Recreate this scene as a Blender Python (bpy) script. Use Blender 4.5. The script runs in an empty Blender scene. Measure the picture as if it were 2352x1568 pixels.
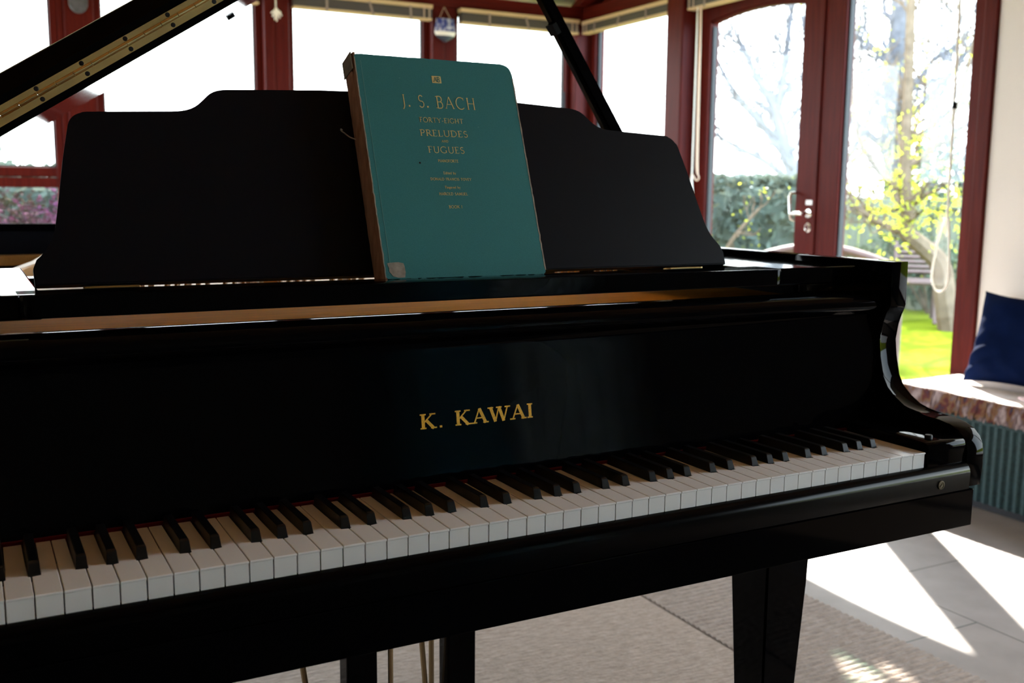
import bpy, bmesh, math, random
from mathutils import Vector, Matrix, noise

random.seed(7)
PI = math.pi
scene = bpy.context.scene
COL = scene.collection

# ------------------------------------------------------------------ camera
cam_data = bpy.data.cameras.new('camera')
cam_data.sensor_width = 36.0
cam_data.lens = 35.895
cam_data.clip_start = 0.05
cam_data.clip_end = 400
cam = bpy.data.objects.new('camera', cam_data)
COL.objects.link(cam)
_r = Vector((0.88156687, -0.4719734, 0.00899757))
_d = Vector((-0.0601985, -0.13130446, -0.98951265))
_f = Vector((0.46820507, 0.87177993, -0.14416575))
cam.matrix_world = Matrix(((_r.x, -_d.x, -_f.x, -1.16758506),
                           (_r.y, -_d.y, -_f.y, -0.94979919),
                           (_r.z, -_d.z, -_f.z, 1.0835809),
                           (0, 0, 0, 1)))
scene.camera = cam
cam_data.dof.use_dof = True
cam_data.dof.focus_distance = 1.25
cam_data.dof.aperture_fstop = 7.0

# ------------------------------------------------------------------ view, world, sun
vs = scene.view_settings
scene.display_settings.display_device = 'sRGB'
vs.view_transform = 'Standard'
vs.look = 'None'
vs.gamma = 1.0
vs.use_curve_mapping = False
vs.exposure = 1.3

SUN_AZ = math.radians(33.2)      # measured from +y towards +x
SUN_EL = math.radians(36.7)
SUN_DIR = Vector((math.sin(SUN_AZ) * math.cos(SUN_EL), math.cos(SUN_AZ) * math.cos(SUN_EL), math.sin(SUN_EL)))
SUN_STRENGTH = 22.0
SKY_FRONT = 3.2                  # bright hazy sky around the sun
SKY_BACK = 8.0

world = bpy.data.worlds.new('sky')
scene.world = world
world.use_nodes = True
wn, wl = world.node_tree.nodes, world.node_tree.links
wn.clear()
w_out = wn.new('ShaderNodeOutputWorld')
w_bg = wn.new('ShaderNodeBackground')
w_co = wn.new('ShaderNodeTexCoord')
w_dot = wn.new('ShaderNodeVectorMath'); w_dot.operation = 'DOT_PRODUCT'
w_dot.inputs[1].default_value = (math.sin(SUN_AZ), math.cos(SUN_AZ), 0.0)
w_rmp = wn.new('ShaderNodeMapRange')
w_rmp.inputs['From Min'].default_value = -0.6
w_rmp.inputs['From Max'].default_value = 0.7
w_rmp.inputs['To Min'].default_value = SKY_BACK
w_rmp.inputs['To Max'].default_value = SKY_FRONT
w_col = wn.new('ShaderNodeMix'); w_col.data_type = 'RGBA'
w_col.inputs[6].default_value = (0.50, 0.73, 1.0, 1)
w_col.inputs[7].default_value = (0.93, 0.98, 1.0, 1)
w_r2 = wn.new('ShaderNodeMapRange')
w_r2.inputs['From Min'].default_value = -0.6
w_r2.inputs['From Max'].default_value = 0.5
wl.new(w_co.outputs['Generated'], w_dot.inputs[0])
wl.new(w_dot.outputs['Value'], w_rmp.inputs['Value'])
wl.new(w_dot.outputs['Value'], w_r2.inputs['Value'])
wl.new(w_r2.outputs['Result'], w_col.inputs[0])
wl.new(w_col.outputs[2], w_bg.inputs['Color'])
wl.new(w_rmp.outputs['Result'], w_bg.inputs['Strength'])
wl.new(w_bg.outputs['Background'], w_out.inputs['Surface'])

sun_data = bpy.data.lights.new('sun', 'SUN')
sun_data.energy = SUN_STRENGTH
sun_data.angle = math.radians(0.6)
sun_data.color = (1.0, 0.95, 0.86)
sun = bpy.data.objects.new('sun', sun_data)
COL.objects.link(sun)
sun.rotation_euler = SUN_DIR.to_track_quat('Z', 'Y').to_euler()
sun.location = (6, 8, 8)

scene.cycles.max_bounces = 12
scene.cycles.transparent_max_bounces = 16
scene.cycles.sample_clamp_indirect = 6.0
scene.cycles.use_denoising = True
scene.cycles.caustics_reflective = True
scene.cycles.blur_glossy = 0.5

# ------------------------------------------------------------------ materials
MATS = {}

def principled(name, color, rough=0.5, metal=0.0, spec=0.5, coat=0.0, noise_amt=0.0, noise_scale=20.0,
               bump=0.0, bump_scale=60.0, stretch=(1, 1, 1), color2=None, sheen=0.0, trans=0.0):
    if name in MATS:
        return MATS[name]
    m = bpy.data.materials.new(name)
    m.use_nodes = True
    nt = m.node_tree
    b = nt.nodes['Principled BSDF']
    b.inputs['Base Color'].default_value = (*color, 1)
    b.inputs['Roughness'].default_value = rough
    b.inputs['Metallic'].default_value = metal
    b.inputs['Specular IOR Level'].default_value = spec
    b.inputs['Coat Weight'].default_value = coat
    b.inputs['Coat Roughness'].default_value = 0.03
    b.inputs['Sheen Weight'].default_value = sheen
    tc = nt.nodes.new('ShaderNodeTexCoord')
    mp = nt.nodes.new('ShaderNodeMapping')
    mp.inputs['Scale'].default_value = stretch
    nt.links.new(tc.outputs['Object'], mp.inputs['Vector'])
    if noise_amt > 0 or color2:
        n = nt.nodes.new('ShaderNodeTexNoise')
        n.inputs['Scale'].default_value = noise_scale
        n.inputs['Detail'].default_value = 6
        nt.links.new(mp.outputs['Vector'], n.inputs['Vector'])
        r = nt.nodes.new('ShaderNodeMapRange')
        r.inputs['From Min'].default_value = 0.3
        r.inputs['From Max'].default_value = 0.7
        nt.links.new(n.outputs['Fac'], r.inputs['Value'])
        mx = nt.nodes.new('ShaderNodeMix'); mx.data_type = 'RGBA'
        c2 = color2 or tuple(c * (1 - noise_amt) for c in color)
        mx.inputs[6].default_value = (*color, 1)
        mx.inputs[7].default_value = (*c2, 1)
        nt.links.new(r.outputs['Result'], mx.inputs[0])
        nt.links.new(mx.outputs[2], b.inputs['Base Color'])
    if bump > 0:
        n2 = nt.nodes.new('ShaderNodeTexNoise')
        n2.inputs['Scale'].default_value = bump_scale
        n2.inputs['Detail'].default_value = 4
        nt.links.new(mp.outputs['Vector'], n2.inputs['Vector'])
        bp = nt.nodes.new('ShaderNodeBump')
        bp.inputs['Strength'].default_value = bump
        bp.inputs['Distance'].default_value = 0.004
        nt.links.new(n2.outputs['Fac'], bp.inputs['Height'])
        nt.links.new(bp.outputs['Normal'], b.inputs['Normal'])
    MATS[name] = m
    return m

LACQUER = principled('black_lacquer', (0.0012, 0.0012, 0.0016), rough=0.05, spec=0.045)
SATIN = principled('satin_black', (0.0046, 0.0046, 0.0072), rough=0.5, spec=0.09, bump=0.03, bump_scale=120, stretch=(1, 8, 8))
BLACK_KEY = principled('black_key_plastic', (0.004, 0.004, 0.0045), rough=0.32, spec=0.3)
KEY_WHITE = principled('white_key_plastic', (0.84, 0.835, 0.83), rough=0.22, spec=0.4)
KEY_BODY = principled('key_wood', (0.55, 0.40, 0.25), rough=0.6)
FELT_RED = principled('red_felt', (0.10, 0.004, 0.005), rough=0.95, spec=0.1)
GOLD_PAINT = principled('bronze_plate_paint', (0.62, 0.30, 0.075), rough=0.42, metal=0.35, noise_amt=0.2, noise_scale=300)
AMBER_WOOD = principled('amber_maple_veneer', (0.98, 0.40, 0.035), rough=0.75, spec=0.04, noise_amt=0.25, noise_scale=12, stretch=(1, 12, 12))
SPRUCE = principled('spruce_soundboard', (0.60, 0.36, 0.15), rough=0.4, noise_amt=0.2, noise_scale=10, stretch=(20, 1, 1))
BRASS = principled('brass', (0.96, 0.76, 0.36), rough=0.30, metal=1.0, noise_amt=0.25, noise_scale=18)
BRASS_DARK = principled('brass_rod', (0.35, 0.26, 0.15), rough=0.35, metal=1.0)
SCREW = principled('dark_screw', (0.012, 0.011, 0.014), rough=0.5, metal=0.3)
STEEL = principled('steel_wire', (0.6, 0.58, 0.55), rough=0.25, metal=1.0)
COPPER = principled('copper_wire', (0.55, 0.28, 0.14), rough=0.3, metal=1.0)
RUBBER = principled('rubber', (0.006, 0.006, 0.007), rough=0.8, spec=0.1)
GOLD_LEAF = principled('gold_inlay', (1.0, 0.50, 0.015), rough=0.45, metal=0.0, noise_amt=0.35, noise_scale=500)
BOOK_GOLD = principled('gold_stamping', (0.86, 0.66, 0.27), rough=0.55, metal=0.1, noise_amt=0.3, noise_scale=900)
MAHOGANY = principled('mahogany', (0.092, 0.0085, 0.0045), rough=0.45, spec=0.10, color2=(0.056, 0.0046, 0.0030),
                      noise_scale=9, stretch=(9, 9, 0.6))
MAHOGANY_H = principled('mahogany_rail', (0.092, 0.0085, 0.0045), rough=0.45, spec=0.10, color2=(0.056, 0.0046, 0.0030),
                        noise_scale=9, stretch=(0.6, 0.6, 9))
SEAL = principled('black_gasket', (0.01, 0.01, 0.011), rough=0.6)
PLASTER = principled('white_plaster', (0.78, 0.72, 0.66), rough=0.9, spec=0.15, noise_amt=0.04, noise_scale=3)
CREAM = principled('cream_ceiling', (0.93, 0.87, 0.72), rough=0.9, spec=0.1, noise_amt=0.05, noise_scale=3)
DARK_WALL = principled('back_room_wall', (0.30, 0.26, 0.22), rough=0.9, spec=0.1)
BLIND_SLAT = principled('blind_slat', (0.075, 0.064, 0.058), rough=0.55)
BLIND_RAIL = principled('blind_rail', (0.60, 0.44, 0.25), rough=0.5)
BLIND_TAPE = principled('blind_tape', (0.30, 0.235, 0.21), rough=0.8)
CORD = principled('cream_cord', (0.70, 0.52, 0.40), rough=0.8)
WHITE_CORD = principled('white_cord', (0.85, 0.80, 0.72), rough=0.7)
CHROME = principled('chrome', (0.85, 0.83, 0.80), rough=0.12, metal=1.0)
WHITE_PLASTIC = principled('white_label', (0.9, 0.9, 0.9), rough=0.4)
TEAL_WICKER = principled('teal_wicker', (0.020, 0.056, 0.060), rough=0.75, noise_amt=0.45, noise_scale=70, bump=0.4, bump_scale=180)
CREAM_FABRIC = principled('cream_seat_fabric', (0.80, 0.70, 0.66), rough=0.95, spec=0.1, noise_amt=0.12, noise_scale=40, bump=0.35, bump_scale=90)
NAVY = principled('navy_velvet', (0.0022, 0.0070, 0.034), rough=0.9, spec=0.03, sheen=0.0, noise_amt=0.3, noise_scale=14)
PAGES = principled('aged_pages', (0.36, 0.20, 0.12), rough=0.9, spec=0.1, color2=(0.18, 0.08, 0.045), noise_scale=60, stretch=(6, 6, 0.6))
SPINE = principled('worn_spine_cloth', (0.34, 0.185, 0.125), rough=0.9, spec=0.1, color2=(0.20, 0.10, 0.06), noise_scale=30, stretch=(3, 3, 0.7))
LABEL = principled('worn_paper_label', (0.42, 0.36, 0.30), rough=0.9, spec=0.1, color2=(0.25, 0.22, 0.18), noise_scale=120)
CURTAIN_TEAL = principled('teal_curtain', (0.34, 0.58, 0.62), rough=0.95, spec=0.05)
CURTAIN_CREAM = principled('cream_curtain', (0.80, 0.79, 0.76), rough=0.95, spec=0.05)
BARK = principled('grey_bark', (0.15, 0.135, 0.14), rough=0.95, spec=0.1, noise_amt=0.4, noise_scale=14)
BARK_WARM = principled('brown_bark', (0.17, 0.115, 0.075), rough=0.95, spec=0.1, noise_amt=0.4, noise_scale=14)
FENCE_WOOD = principled('weathered_fence', (0.16, 0.15, 0.10), rough=0.9, spec=0.1, noise_amt=0.3, noise_scale=8, stretch=(6, 6, 1))
TEAK = principled('red_brown_timber', (0.11, 0.060, 0.050), rough=0.7, noise_amt=0.25, noise_scale=10)
WHITE_GLAZE = principled('white_glaze', (0.88, 0.85, 0.78), rough=0.3)
STONE_GREY = principled('grey_felt_ornament', (0.09, 0.085, 0.095), rough=0.9, noise_amt=0.4, noise_scale=60)


def leaf_mat(name, color, color2, trans=0.35):
    m = bpy.data.materials.new(name); m.use_nodes = True
    nt = m.node_tree; nt.nodes.clear()
    out = nt.nodes.new('ShaderNodeOutputMaterial')
    d = nt.nodes.new('ShaderNodeBsdfDiffuse'); t = nt.nodes.new('ShaderNodeBsdfTranslucent')
    mx = nt.nodes.new('ShaderNodeMixShader'); mx.inputs[0].default_value = trans
    tc = nt.nodes.new('ShaderNodeTexCoord'); n = nt.nodes.new('ShaderNodeTexNoise')
    n.inputs['Scale'].default_value = 2.6; n.inputs['Detail'].default_value = 8
    nt.links.new(tc.outputs['Object'], n.inputs['Vector'])
    r = nt.nodes.new('ShaderNodeMapRange'); r.inputs['From Min'].default_value = .35; r.inputs['From Max'].default_value = .65
    nt.links.new(n.outputs['Fac'], r.inputs['Value'])
    c = nt.nodes.new('ShaderNodeMix'); c.data_type = 'RGBA'
    c.inputs[6].default_value = (*color, 1); c.inputs[7].default_value = (*color2, 1)
    nt.links.new(r.outputs['Result'], c.inputs[0])
    nt.links.new(c.outputs[2], d.inputs['Color']); nt.links.new(c.outputs[2], t.inputs['Color'])
    nt.links.new(d.outputs[0], mx.inputs[1]); nt.links.new(t.outputs[0], mx.inputs[2])
    nt.links.new(mx.outputs[0], out.inputs['Surface'])
    return m

HEDGE_LEAF = leaf_mat('hedge_leaf', (0.068, 0.082, 0.068), (0.088, 0.098, 0.068), 0.15)
YELLOW_LEAF = leaf_mat('spring_leaf', (0.52, 0.50, 0.04), (0.40, 0.42, 0.06), 0.5)
HEATHER_LEAF = leaf_mat('heather_flower', (0.095, 0.034, 0.075), (0.040, 0.040, 0.022), 0.1)
DARK_SHRUB = leaf_mat('dark_shrub_leaf', (0.06, 0.085, 0.06), (0.10, 0.11, 0.06), 0.2)
GRASS = leaf_mat('lawn_grass', (0.135, 0.155, 0.010), (0.075, 0.095, 0.008), 0.0)


def glass_mat():
    m = bpy.data.materials.new('window_glass'); m.use_nodes = True
    nt = m.node_tree; nt.nodes.clear()
    out = nt.nodes.new('ShaderNodeOutputMaterial')
    t = nt.nodes.new('ShaderNodeBsdfTransparent'); t.inputs['Color'].default_value = (0.97, 0.985, 0.98, 1)
    g = nt.nodes.new('ShaderNodeBsdfGlossy'); g.inputs['Roughness'].default_value = 0.01
    lw = nt.nodes.new('ShaderNodeLayerWeight'); lw.inputs['Blend'].default_value = 0.5
    pw = nt.nodes.new('ShaderNodeMath'); pw.operation = 'POWER'; pw.inputs[1].default_value = 5.0
    f = nt.nodes.new('ShaderNodeMath'); f.operation = 'MULTIPLY_ADD'; f.inputs[1].default_value = .97; f.inputs[2].default_value = .03
    nt.links.new(lw.outputs['Facing'], pw.inputs[0]); nt.links.new(pw.outputs[0], f.inputs[0])
    mx = nt.nodes.new('ShaderNodeMixShader')
    nt.links.new(f.outputs[0], mx.inputs[0]); nt.links.new(t.outputs[0], mx.inputs[1]); nt.links.new(g.outputs[0], mx.inputs[2])
    nt.links.new(mx.outputs[0], out.inputs['Surface'])
    return m
GLASS = glass_mat()
CLEAR_PLASTIC = principled('clear_plastic', (0.9, 0.9, 0.9), rough=0.15)
_b = CLEAR_PLASTIC.node_tree.nodes['Principled BSDF']
_b.inputs['Alpha'].default_value = 0.10


def curtain_translucent(m):
    nt = m.node_tree; b = nt.nodes['Principled BSDF']; out = nt.nodes['Material Output']
    t = nt.nodes.new('ShaderNodeBsdfTranslucent'); t.inputs['Color'].default_value = b.inputs['Base Color'].default_value
    mx = nt.nodes.new('ShaderNodeMixShader'); mx.inputs[0].default_value = 0.6
    nt.links.new(b.outputs[0], mx.inputs[1]); nt.links.new(t.outputs[0], mx.inputs[2]); nt.links.new(mx.outputs[0], out.inputs['Surface'])
curtain_translucent(CURTAIN_TEAL); curtain_translucent(CURTAIN_CREAM)


def tile_mat():
    m = bpy.data.materials.new('floor_tile'); m.use_nodes = True
    nt = m.node_tree; b = nt.nodes['Principled BSDF']
    g = nt.nodes.new('ShaderNodeNewGeometry')
    s = nt.nodes.new('ShaderNodeSeparateXYZ'); nt.links.new(g.outputs['Position'], s.inputs[0])
    ax = nt.nodes.new('ShaderNodeMath'); ax.operation = 'ADD'; ax.inputs[1].default_value = 20 * 0.66 - 0.682
    ay = nt.nodes.new('ShaderNodeMath'); ay.operation = 'ADD'; ay.inputs[1].default_value = 20 * 0.46 - 1.075
    nt.links.new(s.outputs['Y'], ax.inputs[0]); nt.links.new(s.outputs['X'], ay.inputs[0])
    c = nt.nodes.new('ShaderNodeCombineXYZ'); nt.links.new(ax.outputs[0], c.inputs[0]); nt.links.new(ay.outputs[0], c.inputs[1])
    br = nt.nodes.new('ShaderNodeTexBrick')
    br.offset = 0.5; br.offset_frequency = 2
    br.inputs['Scale'].default_value = 1.0
    br.inputs['Brick Width'].default_value = 0.66
    br.inputs['Row Height'].default_value = 0.46
    br.inputs['Mortar Size'].default_value = 0.0028
    br.inputs['Mortar Smooth'].default_value = 0.2
    br.inputs['Color1'].default_value = (0.235, 0.192, 0.175, 1)
    br.inputs['Color2'].default_value = (0.255, 0.213, 0.198, 1)
    br.inputs['Mortar'].default_value = (0.06, 0.055, 0.05, 1)
    nt.links.new(c.outputs[0], br.inputs['Vector'])
    n = nt.nodes.new('ShaderNodeTexNoise'); n.inputs['Scale'].default_value = 9; n.inputs['Detail'].default_value = 8
    nt.links.new(g.outputs['Position'], n.inputs['Vector'])
    r = nt.nodes.new('ShaderNodeMapRange'); r.inputs['From Min'].default_value = .3; r.inputs['From Max'].default_value = .7
    r.inputs['To Min'].default_value = .82; r.inputs['To Max'].default_value = 1.08
    nt.links.new(n.outputs['Fac'], r.inputs['Value'])
    mx = nt.nodes.new('ShaderNodeMix'); mx.data_type = 'RGBA'; mx.blend_type = 'MULTIPLY'; mx.inputs[0].default_value = 1
    nt.links.new(br.outputs['Color'], mx.inputs[6]); nt.links.new(r.outputs['Result'], mx.inputs[7])
    nt.links.new(mx.outputs[2], b.inputs['Base Color'])
    b.inputs['Roughness'].default_value = 0.5
    bp = nt.nodes.new('ShaderNodeBump'); bp.inputs['Strength'].default_value = .4; bp.inputs['Distance'].default_value = .002; bp.invert = True
    nt.links.new(br.outputs['Fac'], bp.inputs['Height']); nt.links.new(bp.outputs['Normal'], b.inputs['Normal'])
    return m
TILE = tile_mat()


def rug_mat():
    m = bpy.data.materials.new('rug_wool'); m.use_nodes = True
    nt = m.node_tree; b = nt.nodes['Principled BSDF']
    g = nt.nodes.new('ShaderNodeNewGeometry')
    mp = nt.nodes.new('ShaderNodeMapping'); mp.inputs['Scale'].default_value = (3, 14, 1)
    nt.links.new(g.outputs['Position'], mp.inputs['Vector'])
    n = nt.nodes.new('ShaderNodeTexNoise'); n.inputs['Scale'].default_value = 9; n.inputs['Detail'].default_value = 8
    n.inputs['Roughness'].default_value = .7
    nt.links.new(mp.outputs['Vector'], n.inputs['Vector'])
    r = nt.nodes.new('ShaderNodeMapRange'); r.inputs['From Min'].default_value = .3; r.inputs['From Max'].default_value = .7
    nt.links.new(n.outputs['Fac'], r.inputs['Value'])
    mx = nt.nodes.new('ShaderNodeMix'); mx.data_type = 'RGBA'
    mx.inputs[6].default_value = (0.24, 0.19, 0.16, 1); mx.inputs[7].default_value = (0.41, 0.33, 0.285, 1)
    nt.links.new(r.outputs['Result'], mx.inputs[0]); nt.links.new(mx.outputs[2], b.inputs['Base Color'])
    b.inputs['Roughness'].default_value = 1.0; b.inputs['Specular IOR Level'].default_value = .05
    n2 = nt.nodes.new('ShaderNodeTexNoise'); n2.inputs['Scale'].default_value = 45; n2.inputs['Detail'].default_value = 6
    mp2 = nt.nodes.new('ShaderNodeMapping'); mp2.inputs['Scale'].default_value = (1, 2.2, 1)
    nt.links.new(g.outputs['Position'], mp2.inputs['Vector']); nt.links.new(mp2.outputs['Vector'], n2.inputs['Vector'])
    bp = nt.nodes.new('ShaderNodeBump'); bp.inputs['Strength'].default_value = .8; bp.inputs['Distance'].default_value = .008
    nt.links.new(n2.outputs['Fac'], bp.inputs['Height']); nt.links.new(bp.outputs['Normal'], b.inputs['Normal'])
    return m
RUG = rug_mat()


def cloth_mat():
    """green book cloth: fine weave, pale scuffs of their own shape"""
    m = bpy.data.materials.new('green_book_cloth'); m.use_nodes = True
    nt = m.node_tree; b = nt.nodes['Principled BSDF']
    tc = nt.nodes.new('ShaderNodeTexCoord')
    n = nt.nodes.new('ShaderNodeTexNoise'); n.inputs['Scale'].default_value = 700; n.inputs['Detail'].default_value = 3
    nt.links.new(tc.outputs['Object'], n.inputs['Vector'])
    mx = nt.nodes.new('ShaderNodeMix'); mx.data_type = 'RGBA'
    mx.inputs[6].default_value = (0.028, 0.160, 0.165, 1); mx.inputs[7].default_value = (0.048, 0.220, 0.225, 1)
    nt.links.new(n.outputs['Fac'], mx.inputs[0])
    s = nt.nodes.new('ShaderNodeTexNoise'); s.inputs['Scale'].default_value = 55; s.inputs['Detail'].default_value = 7
    s.inputs['Roughness'].default_value = .75
    nt.links.new(tc.outputs['Object'], s.inputs['Vector'])
    r = nt.nodes.new('ShaderNodeMapRange'); r.inputs['From Min'].default_value = .67; r.inputs['From Max'].default_value = .76
    nt.links.new(s.outputs['Fac'], r.inputs['Value'])
    mx2 = nt.nodes.new('ShaderNodeMix'); mx2.data_type = 'RGBA'
    mx2.inputs[7].default_value = (0.20, 0.36, 0.35, 1)
    nt.links.new(mx.outputs[2], mx2.inputs[6]); nt.links.new(r.outputs['Result'], mx2.inputs[0])
    nt.links.new(mx2.outputs[2], b.inputs['Base Color'])
    b.inputs['Roughness'].default_value = .75; b.inputs['Specular IOR Level'].default_value = .25
    bp = nt.nodes.new('ShaderNodeBump'); bp.inputs['Strength'].default_value = .15; bp.inputs['Distance'].default_value = .0006
    nt.links.new(n.outputs['Fac'], bp.inputs['Height']); nt.links.new(bp.outputs['Normal'], b.inputs['Normal'])
    return m
BOOK_CLOTH = cloth_mat()


def plaid_mat():
    m = bpy.data.materials.new('plaid_weave'); m.use_nodes = True
    nt = m.node_tree; b = nt.nodes['Principled BSDF']
    g = nt.nodes.new('ShaderNodeNewGeometry')
    mp = nt.nodes.new('ShaderNodeMapping'); mp.inputs['Scale'].default_value = (6, 16, 9)
    nt.links.new(g.outputs['Position'], mp.inputs['Vector'])
    n = nt.nodes.new('ShaderNodeTexNoise'); n.inputs['Scale'].default_value = 2; n.inputs['Detail'].default_value = 5
    nt.links.new(mp.outputs['Vector'], n.inputs['Vector'])
    cr = nt.nodes.new('ShaderNodeValToRGB')
    e = cr.color_ramp.elements
    e[0].position = .3; e[0].color = (0.05, 0.06, 0.09, 1)
    e[1].position = .72; e[1].color = (0.42, 0.33, 0.32, 1)
    for p, c in ((.4, (0.12, 0.035, 0.035, 1)), (.48, (0.20, 0.115, 0.06, 1)), (.54, (0.15, 0.10, 0.105, 1)), (.6, (0.28, 0.21, 0.21, 1))):
        k = e.new(p); k.color = c
    nt.links.new(n.outputs['Fac'], cr.inputs[0]); nt.links.new(cr.outputs[0], b.inputs['Base Color'])
    b.inputs['Roughness'].default_value = .95; b.inputs['Specular IOR Level'].default_value = .05
    return m
PLAID = plaid_mat()


def ornament_mat():
    m = bpy.data.materials.new('blue_glaze'); m.use_nodes = True
    nt = m.node_tree; b = nt.nodes['Principled BSDF']
    tc = nt.nodes.new('ShaderNodeTexCoord')
    n = nt.nodes.new('ShaderNodeTexNoise'); n.inputs['Scale'].default_value = 38; n.inputs['Detail'].default_value = 4
    nt.links.new(tc.outputs['Object'], n.inputs['Vector'])
    cr = nt.nodes.new('ShaderNodeValToRGB'); e = cr.color_ramp.elements
    e[0].position = .45; e[0].color = (0.03, 0.05, 0.22, 1); e[1].position = .62; e[1].color = (0.55, 0.55, 0.66, 1)
    nt.links.new(n.outputs['Fac'], cr.inputs[0]); nt.links.new(cr.outputs[0], b.inputs['Base Color'])
    b.inputs['Roughness'].default_value = .3
    return m
BLUE_GLAZE = ornament_mat()
DARK_GLAZE = principled('dark_slate_glaze', (0.025, 0.035, 0.055), rough=0.35)

# ------------------------------------------------------------------ mesh helpers

def thing(name, label, cat, loc=(0, 0, 0), group=None):
    o = bpy.data.objects.new(name, None)
    o.empty_display_size = 0.05
    COL.objects.link(o)
    o.location = loc
    o['label'] = label; o['category'] = cat
    if group: o['group'] = group
    return o

def root_of(o):
    while o.parent: o = o.parent
    return o

def obj(name, bm, m, parent=None, smooth=False):
    me = bpy.data.meshes.new(name)
    bmesh.ops.recalc_face_normals(bm, faces=bm.faces[:])
    bm.to_mesh(me); bm.free()
    for mm in (m if isinstance(m, (list, tuple)) else [m]):
        me.materials.append(mm)
    o = bpy.data.objects.new(name, me)
    COL.objects.link(o)
    if smooth:
        for p in me.polygons: p.use_smooth = True
        try:
            me.set_sharp_from_angle(angle=math.radians(38))
        except Exception:
            pass
    if parent is not None:
        o.parent = parent
        if parent.parent is None:
            o.matrix_parent_inverse = Matrix.Translation(-Vector(parent.location))
    return o

def tag(o, label, cat, group=None, kind=None):
    o['label'] = label; o['category'] = cat
    if group: o['group'] = group
    if kind: o['kind'] = kind
    return o

def struct(name, bm, m, parent=None, smooth=False):
    o = obj(name, bm, m, parent, smooth)
    if parent is None: o['kind'] = 'structure'
    return o

def B(): return bmesh.new()

def box(bm, x0, x1, y0, y1, z0, z1, bevel=0.0, seg=2, mi=0):
    n0 = set(bm.verts)
    v = [bm.verts.new((x, y, z)) for z in (z0, z1) for y in (y0, y1) for x in (x0, x1)]
    fs = [bm.faces.new([v[i] for i in q]) for q in ((0, 2, 3, 1), (4, 5, 7, 6), (0, 1, 5, 4), (2, 6, 7, 3), (0, 4, 6, 2), (1, 3, 7, 5))]
    for f in fs: f.material_index = mi
    if bevel > 0:
        es = list({e for f in fs for e in f.edges})
        bmesh.ops.bevel(bm, geom=es, offset=bevel, segments=seg, affect='EDGES', profile=0.5)
    return bm

def prism(bm, poly, axis, a, b, bevel=0.0, seg=2, mi=0):
    """extrude a 2-D polygon along an axis: axis 'x' poly=(y,z); 'y' poly=(x,z); 'z' poly=(x,y)"""
    def P(u, w, t):
        return {'x': (t, u, w), 'y': (u, t, w), 'z': (u, w, t)}[axis]
    va = [bm.verts.new(P(u, w, a)) for u, w in poly]
    vb = [bm.verts.new(P(u, w, b)) for u, w in poly]
    n = len(poly)
    fs = [bm.faces.new(va), bm.faces.new(list(reversed(vb)))]
    for i in range(n):
        fs.append(bm.faces.new([va[i], vb[i], vb[(i + 1) % n], va[(i + 1) % n]]))
    for f in fs: f.material_index = mi
    if bevel > 0:
        es = list(fs[0].edges) + list(fs[1].edges)
        bmesh.ops.bevel(bm, geom=list(set(es)), offset=bevel, segments=seg, affect='EDGES', profile=0.5)
    return bm

def tube(bm, pts, rad, sides=8, cap=True, mi=0):
    pts = [Vector(p) for p in pts]
    rads = rad if isinstance(rad, (list, tuple)) else [rad] * len(pts)
    rings = []
    ref = None
    for i, p in enumerate(pts):
        d = (pts[min(i + 1, len(pts) - 1)] - pts[max(i - 1, 0)])
        if d.length < 1e-9: d = Vector((0, 0, 1))
        d.normalize()
        if ref is None:
            ref = Vector((0, 0, 1)) if abs(d.z) < 0.9 else Vector((1, 0, 0))
        u = d.cross(ref)
        if u.length < 1e-6: u = d.orthogonal()
        u.normalize(); w = u.cross(d).normalized(); ref = w
        rings.append([bm.verts.new(p + (u * math.cos(2 * PI * k / sides) + w * math.sin(2 * PI * k / sides)) * rads[i]) for k in range(sides)])
    for a, b in zip(rings, rings[1:]):
        for k in range(sides):
            f = bm.faces.new([a[k], a[(k + 1) % sides], b[(k + 1) % sides], b[k]]); f.material_index = mi
    if cap:
        bm.faces.new(list(reversed(rings[0]))).material_index = mi
        bm.faces.new(rings[-1]).material_index = mi
    return bm

def lathe(bm, prof, center, axis=Vector((0, 0, 1)), sides=24):
    """prof = list of (radius, height along axis)"""
    axis = Vector(axis).normalized(); u = axis.orthogonal().normalized(); w = axis.cross(u)
    c = Vector(center); rings = []
    for r, h in prof:
        rings.append([bm.verts.new(c + axis * h + (u * math.cos(2 * PI * k / sides) + w * math.sin(2 * PI * k / sides)) * max(r, 1e-5)) for k in range(sides)])
    for a, b in zip(rings, rings[1:]):
        for k in range(sides):
            bm.faces.new([a[k], a[(k + 1) % sides], b[(k + 1) % sides], b[k]])
    bm.faces.new(list(reversed(rings[0]))); bm.faces.new(rings[-1])
    return bm

def bez(p0, p1, p2, p3, n=10):
    out = []
    for i in range(n + 1):
        t = i / n; s = 1 - t
        out.append(tuple(s**3 * a + 3 * s * s * t * b + 3 * s * t * t * c + t**3 * d for a, b, c, d in zip(p0, p1, p2, p3)))
    return out

def catmull(pts, n=8):
    out = []
    P = [Vector(p) for p in pts]
    for i in range(len(P) - 1):
        p0 = P[max(i - 1, 0)]; p1 = P[i]; p2 = P[i + 1]; p3 = P[min(i + 2, len(P) - 1)]
        for k in range(n):
            t = k / n
            out.append(0.5 * ((2 * p1) + (p2 - p0) * t + (2 * p0 - 5 * p1 + 4 * p2 - p3) * t * t + (3 * p1 - p0 - 3 * p2 + p3) * t**3))
    out.append(P[-1])
    return [tuple(v) for v in out]

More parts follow.
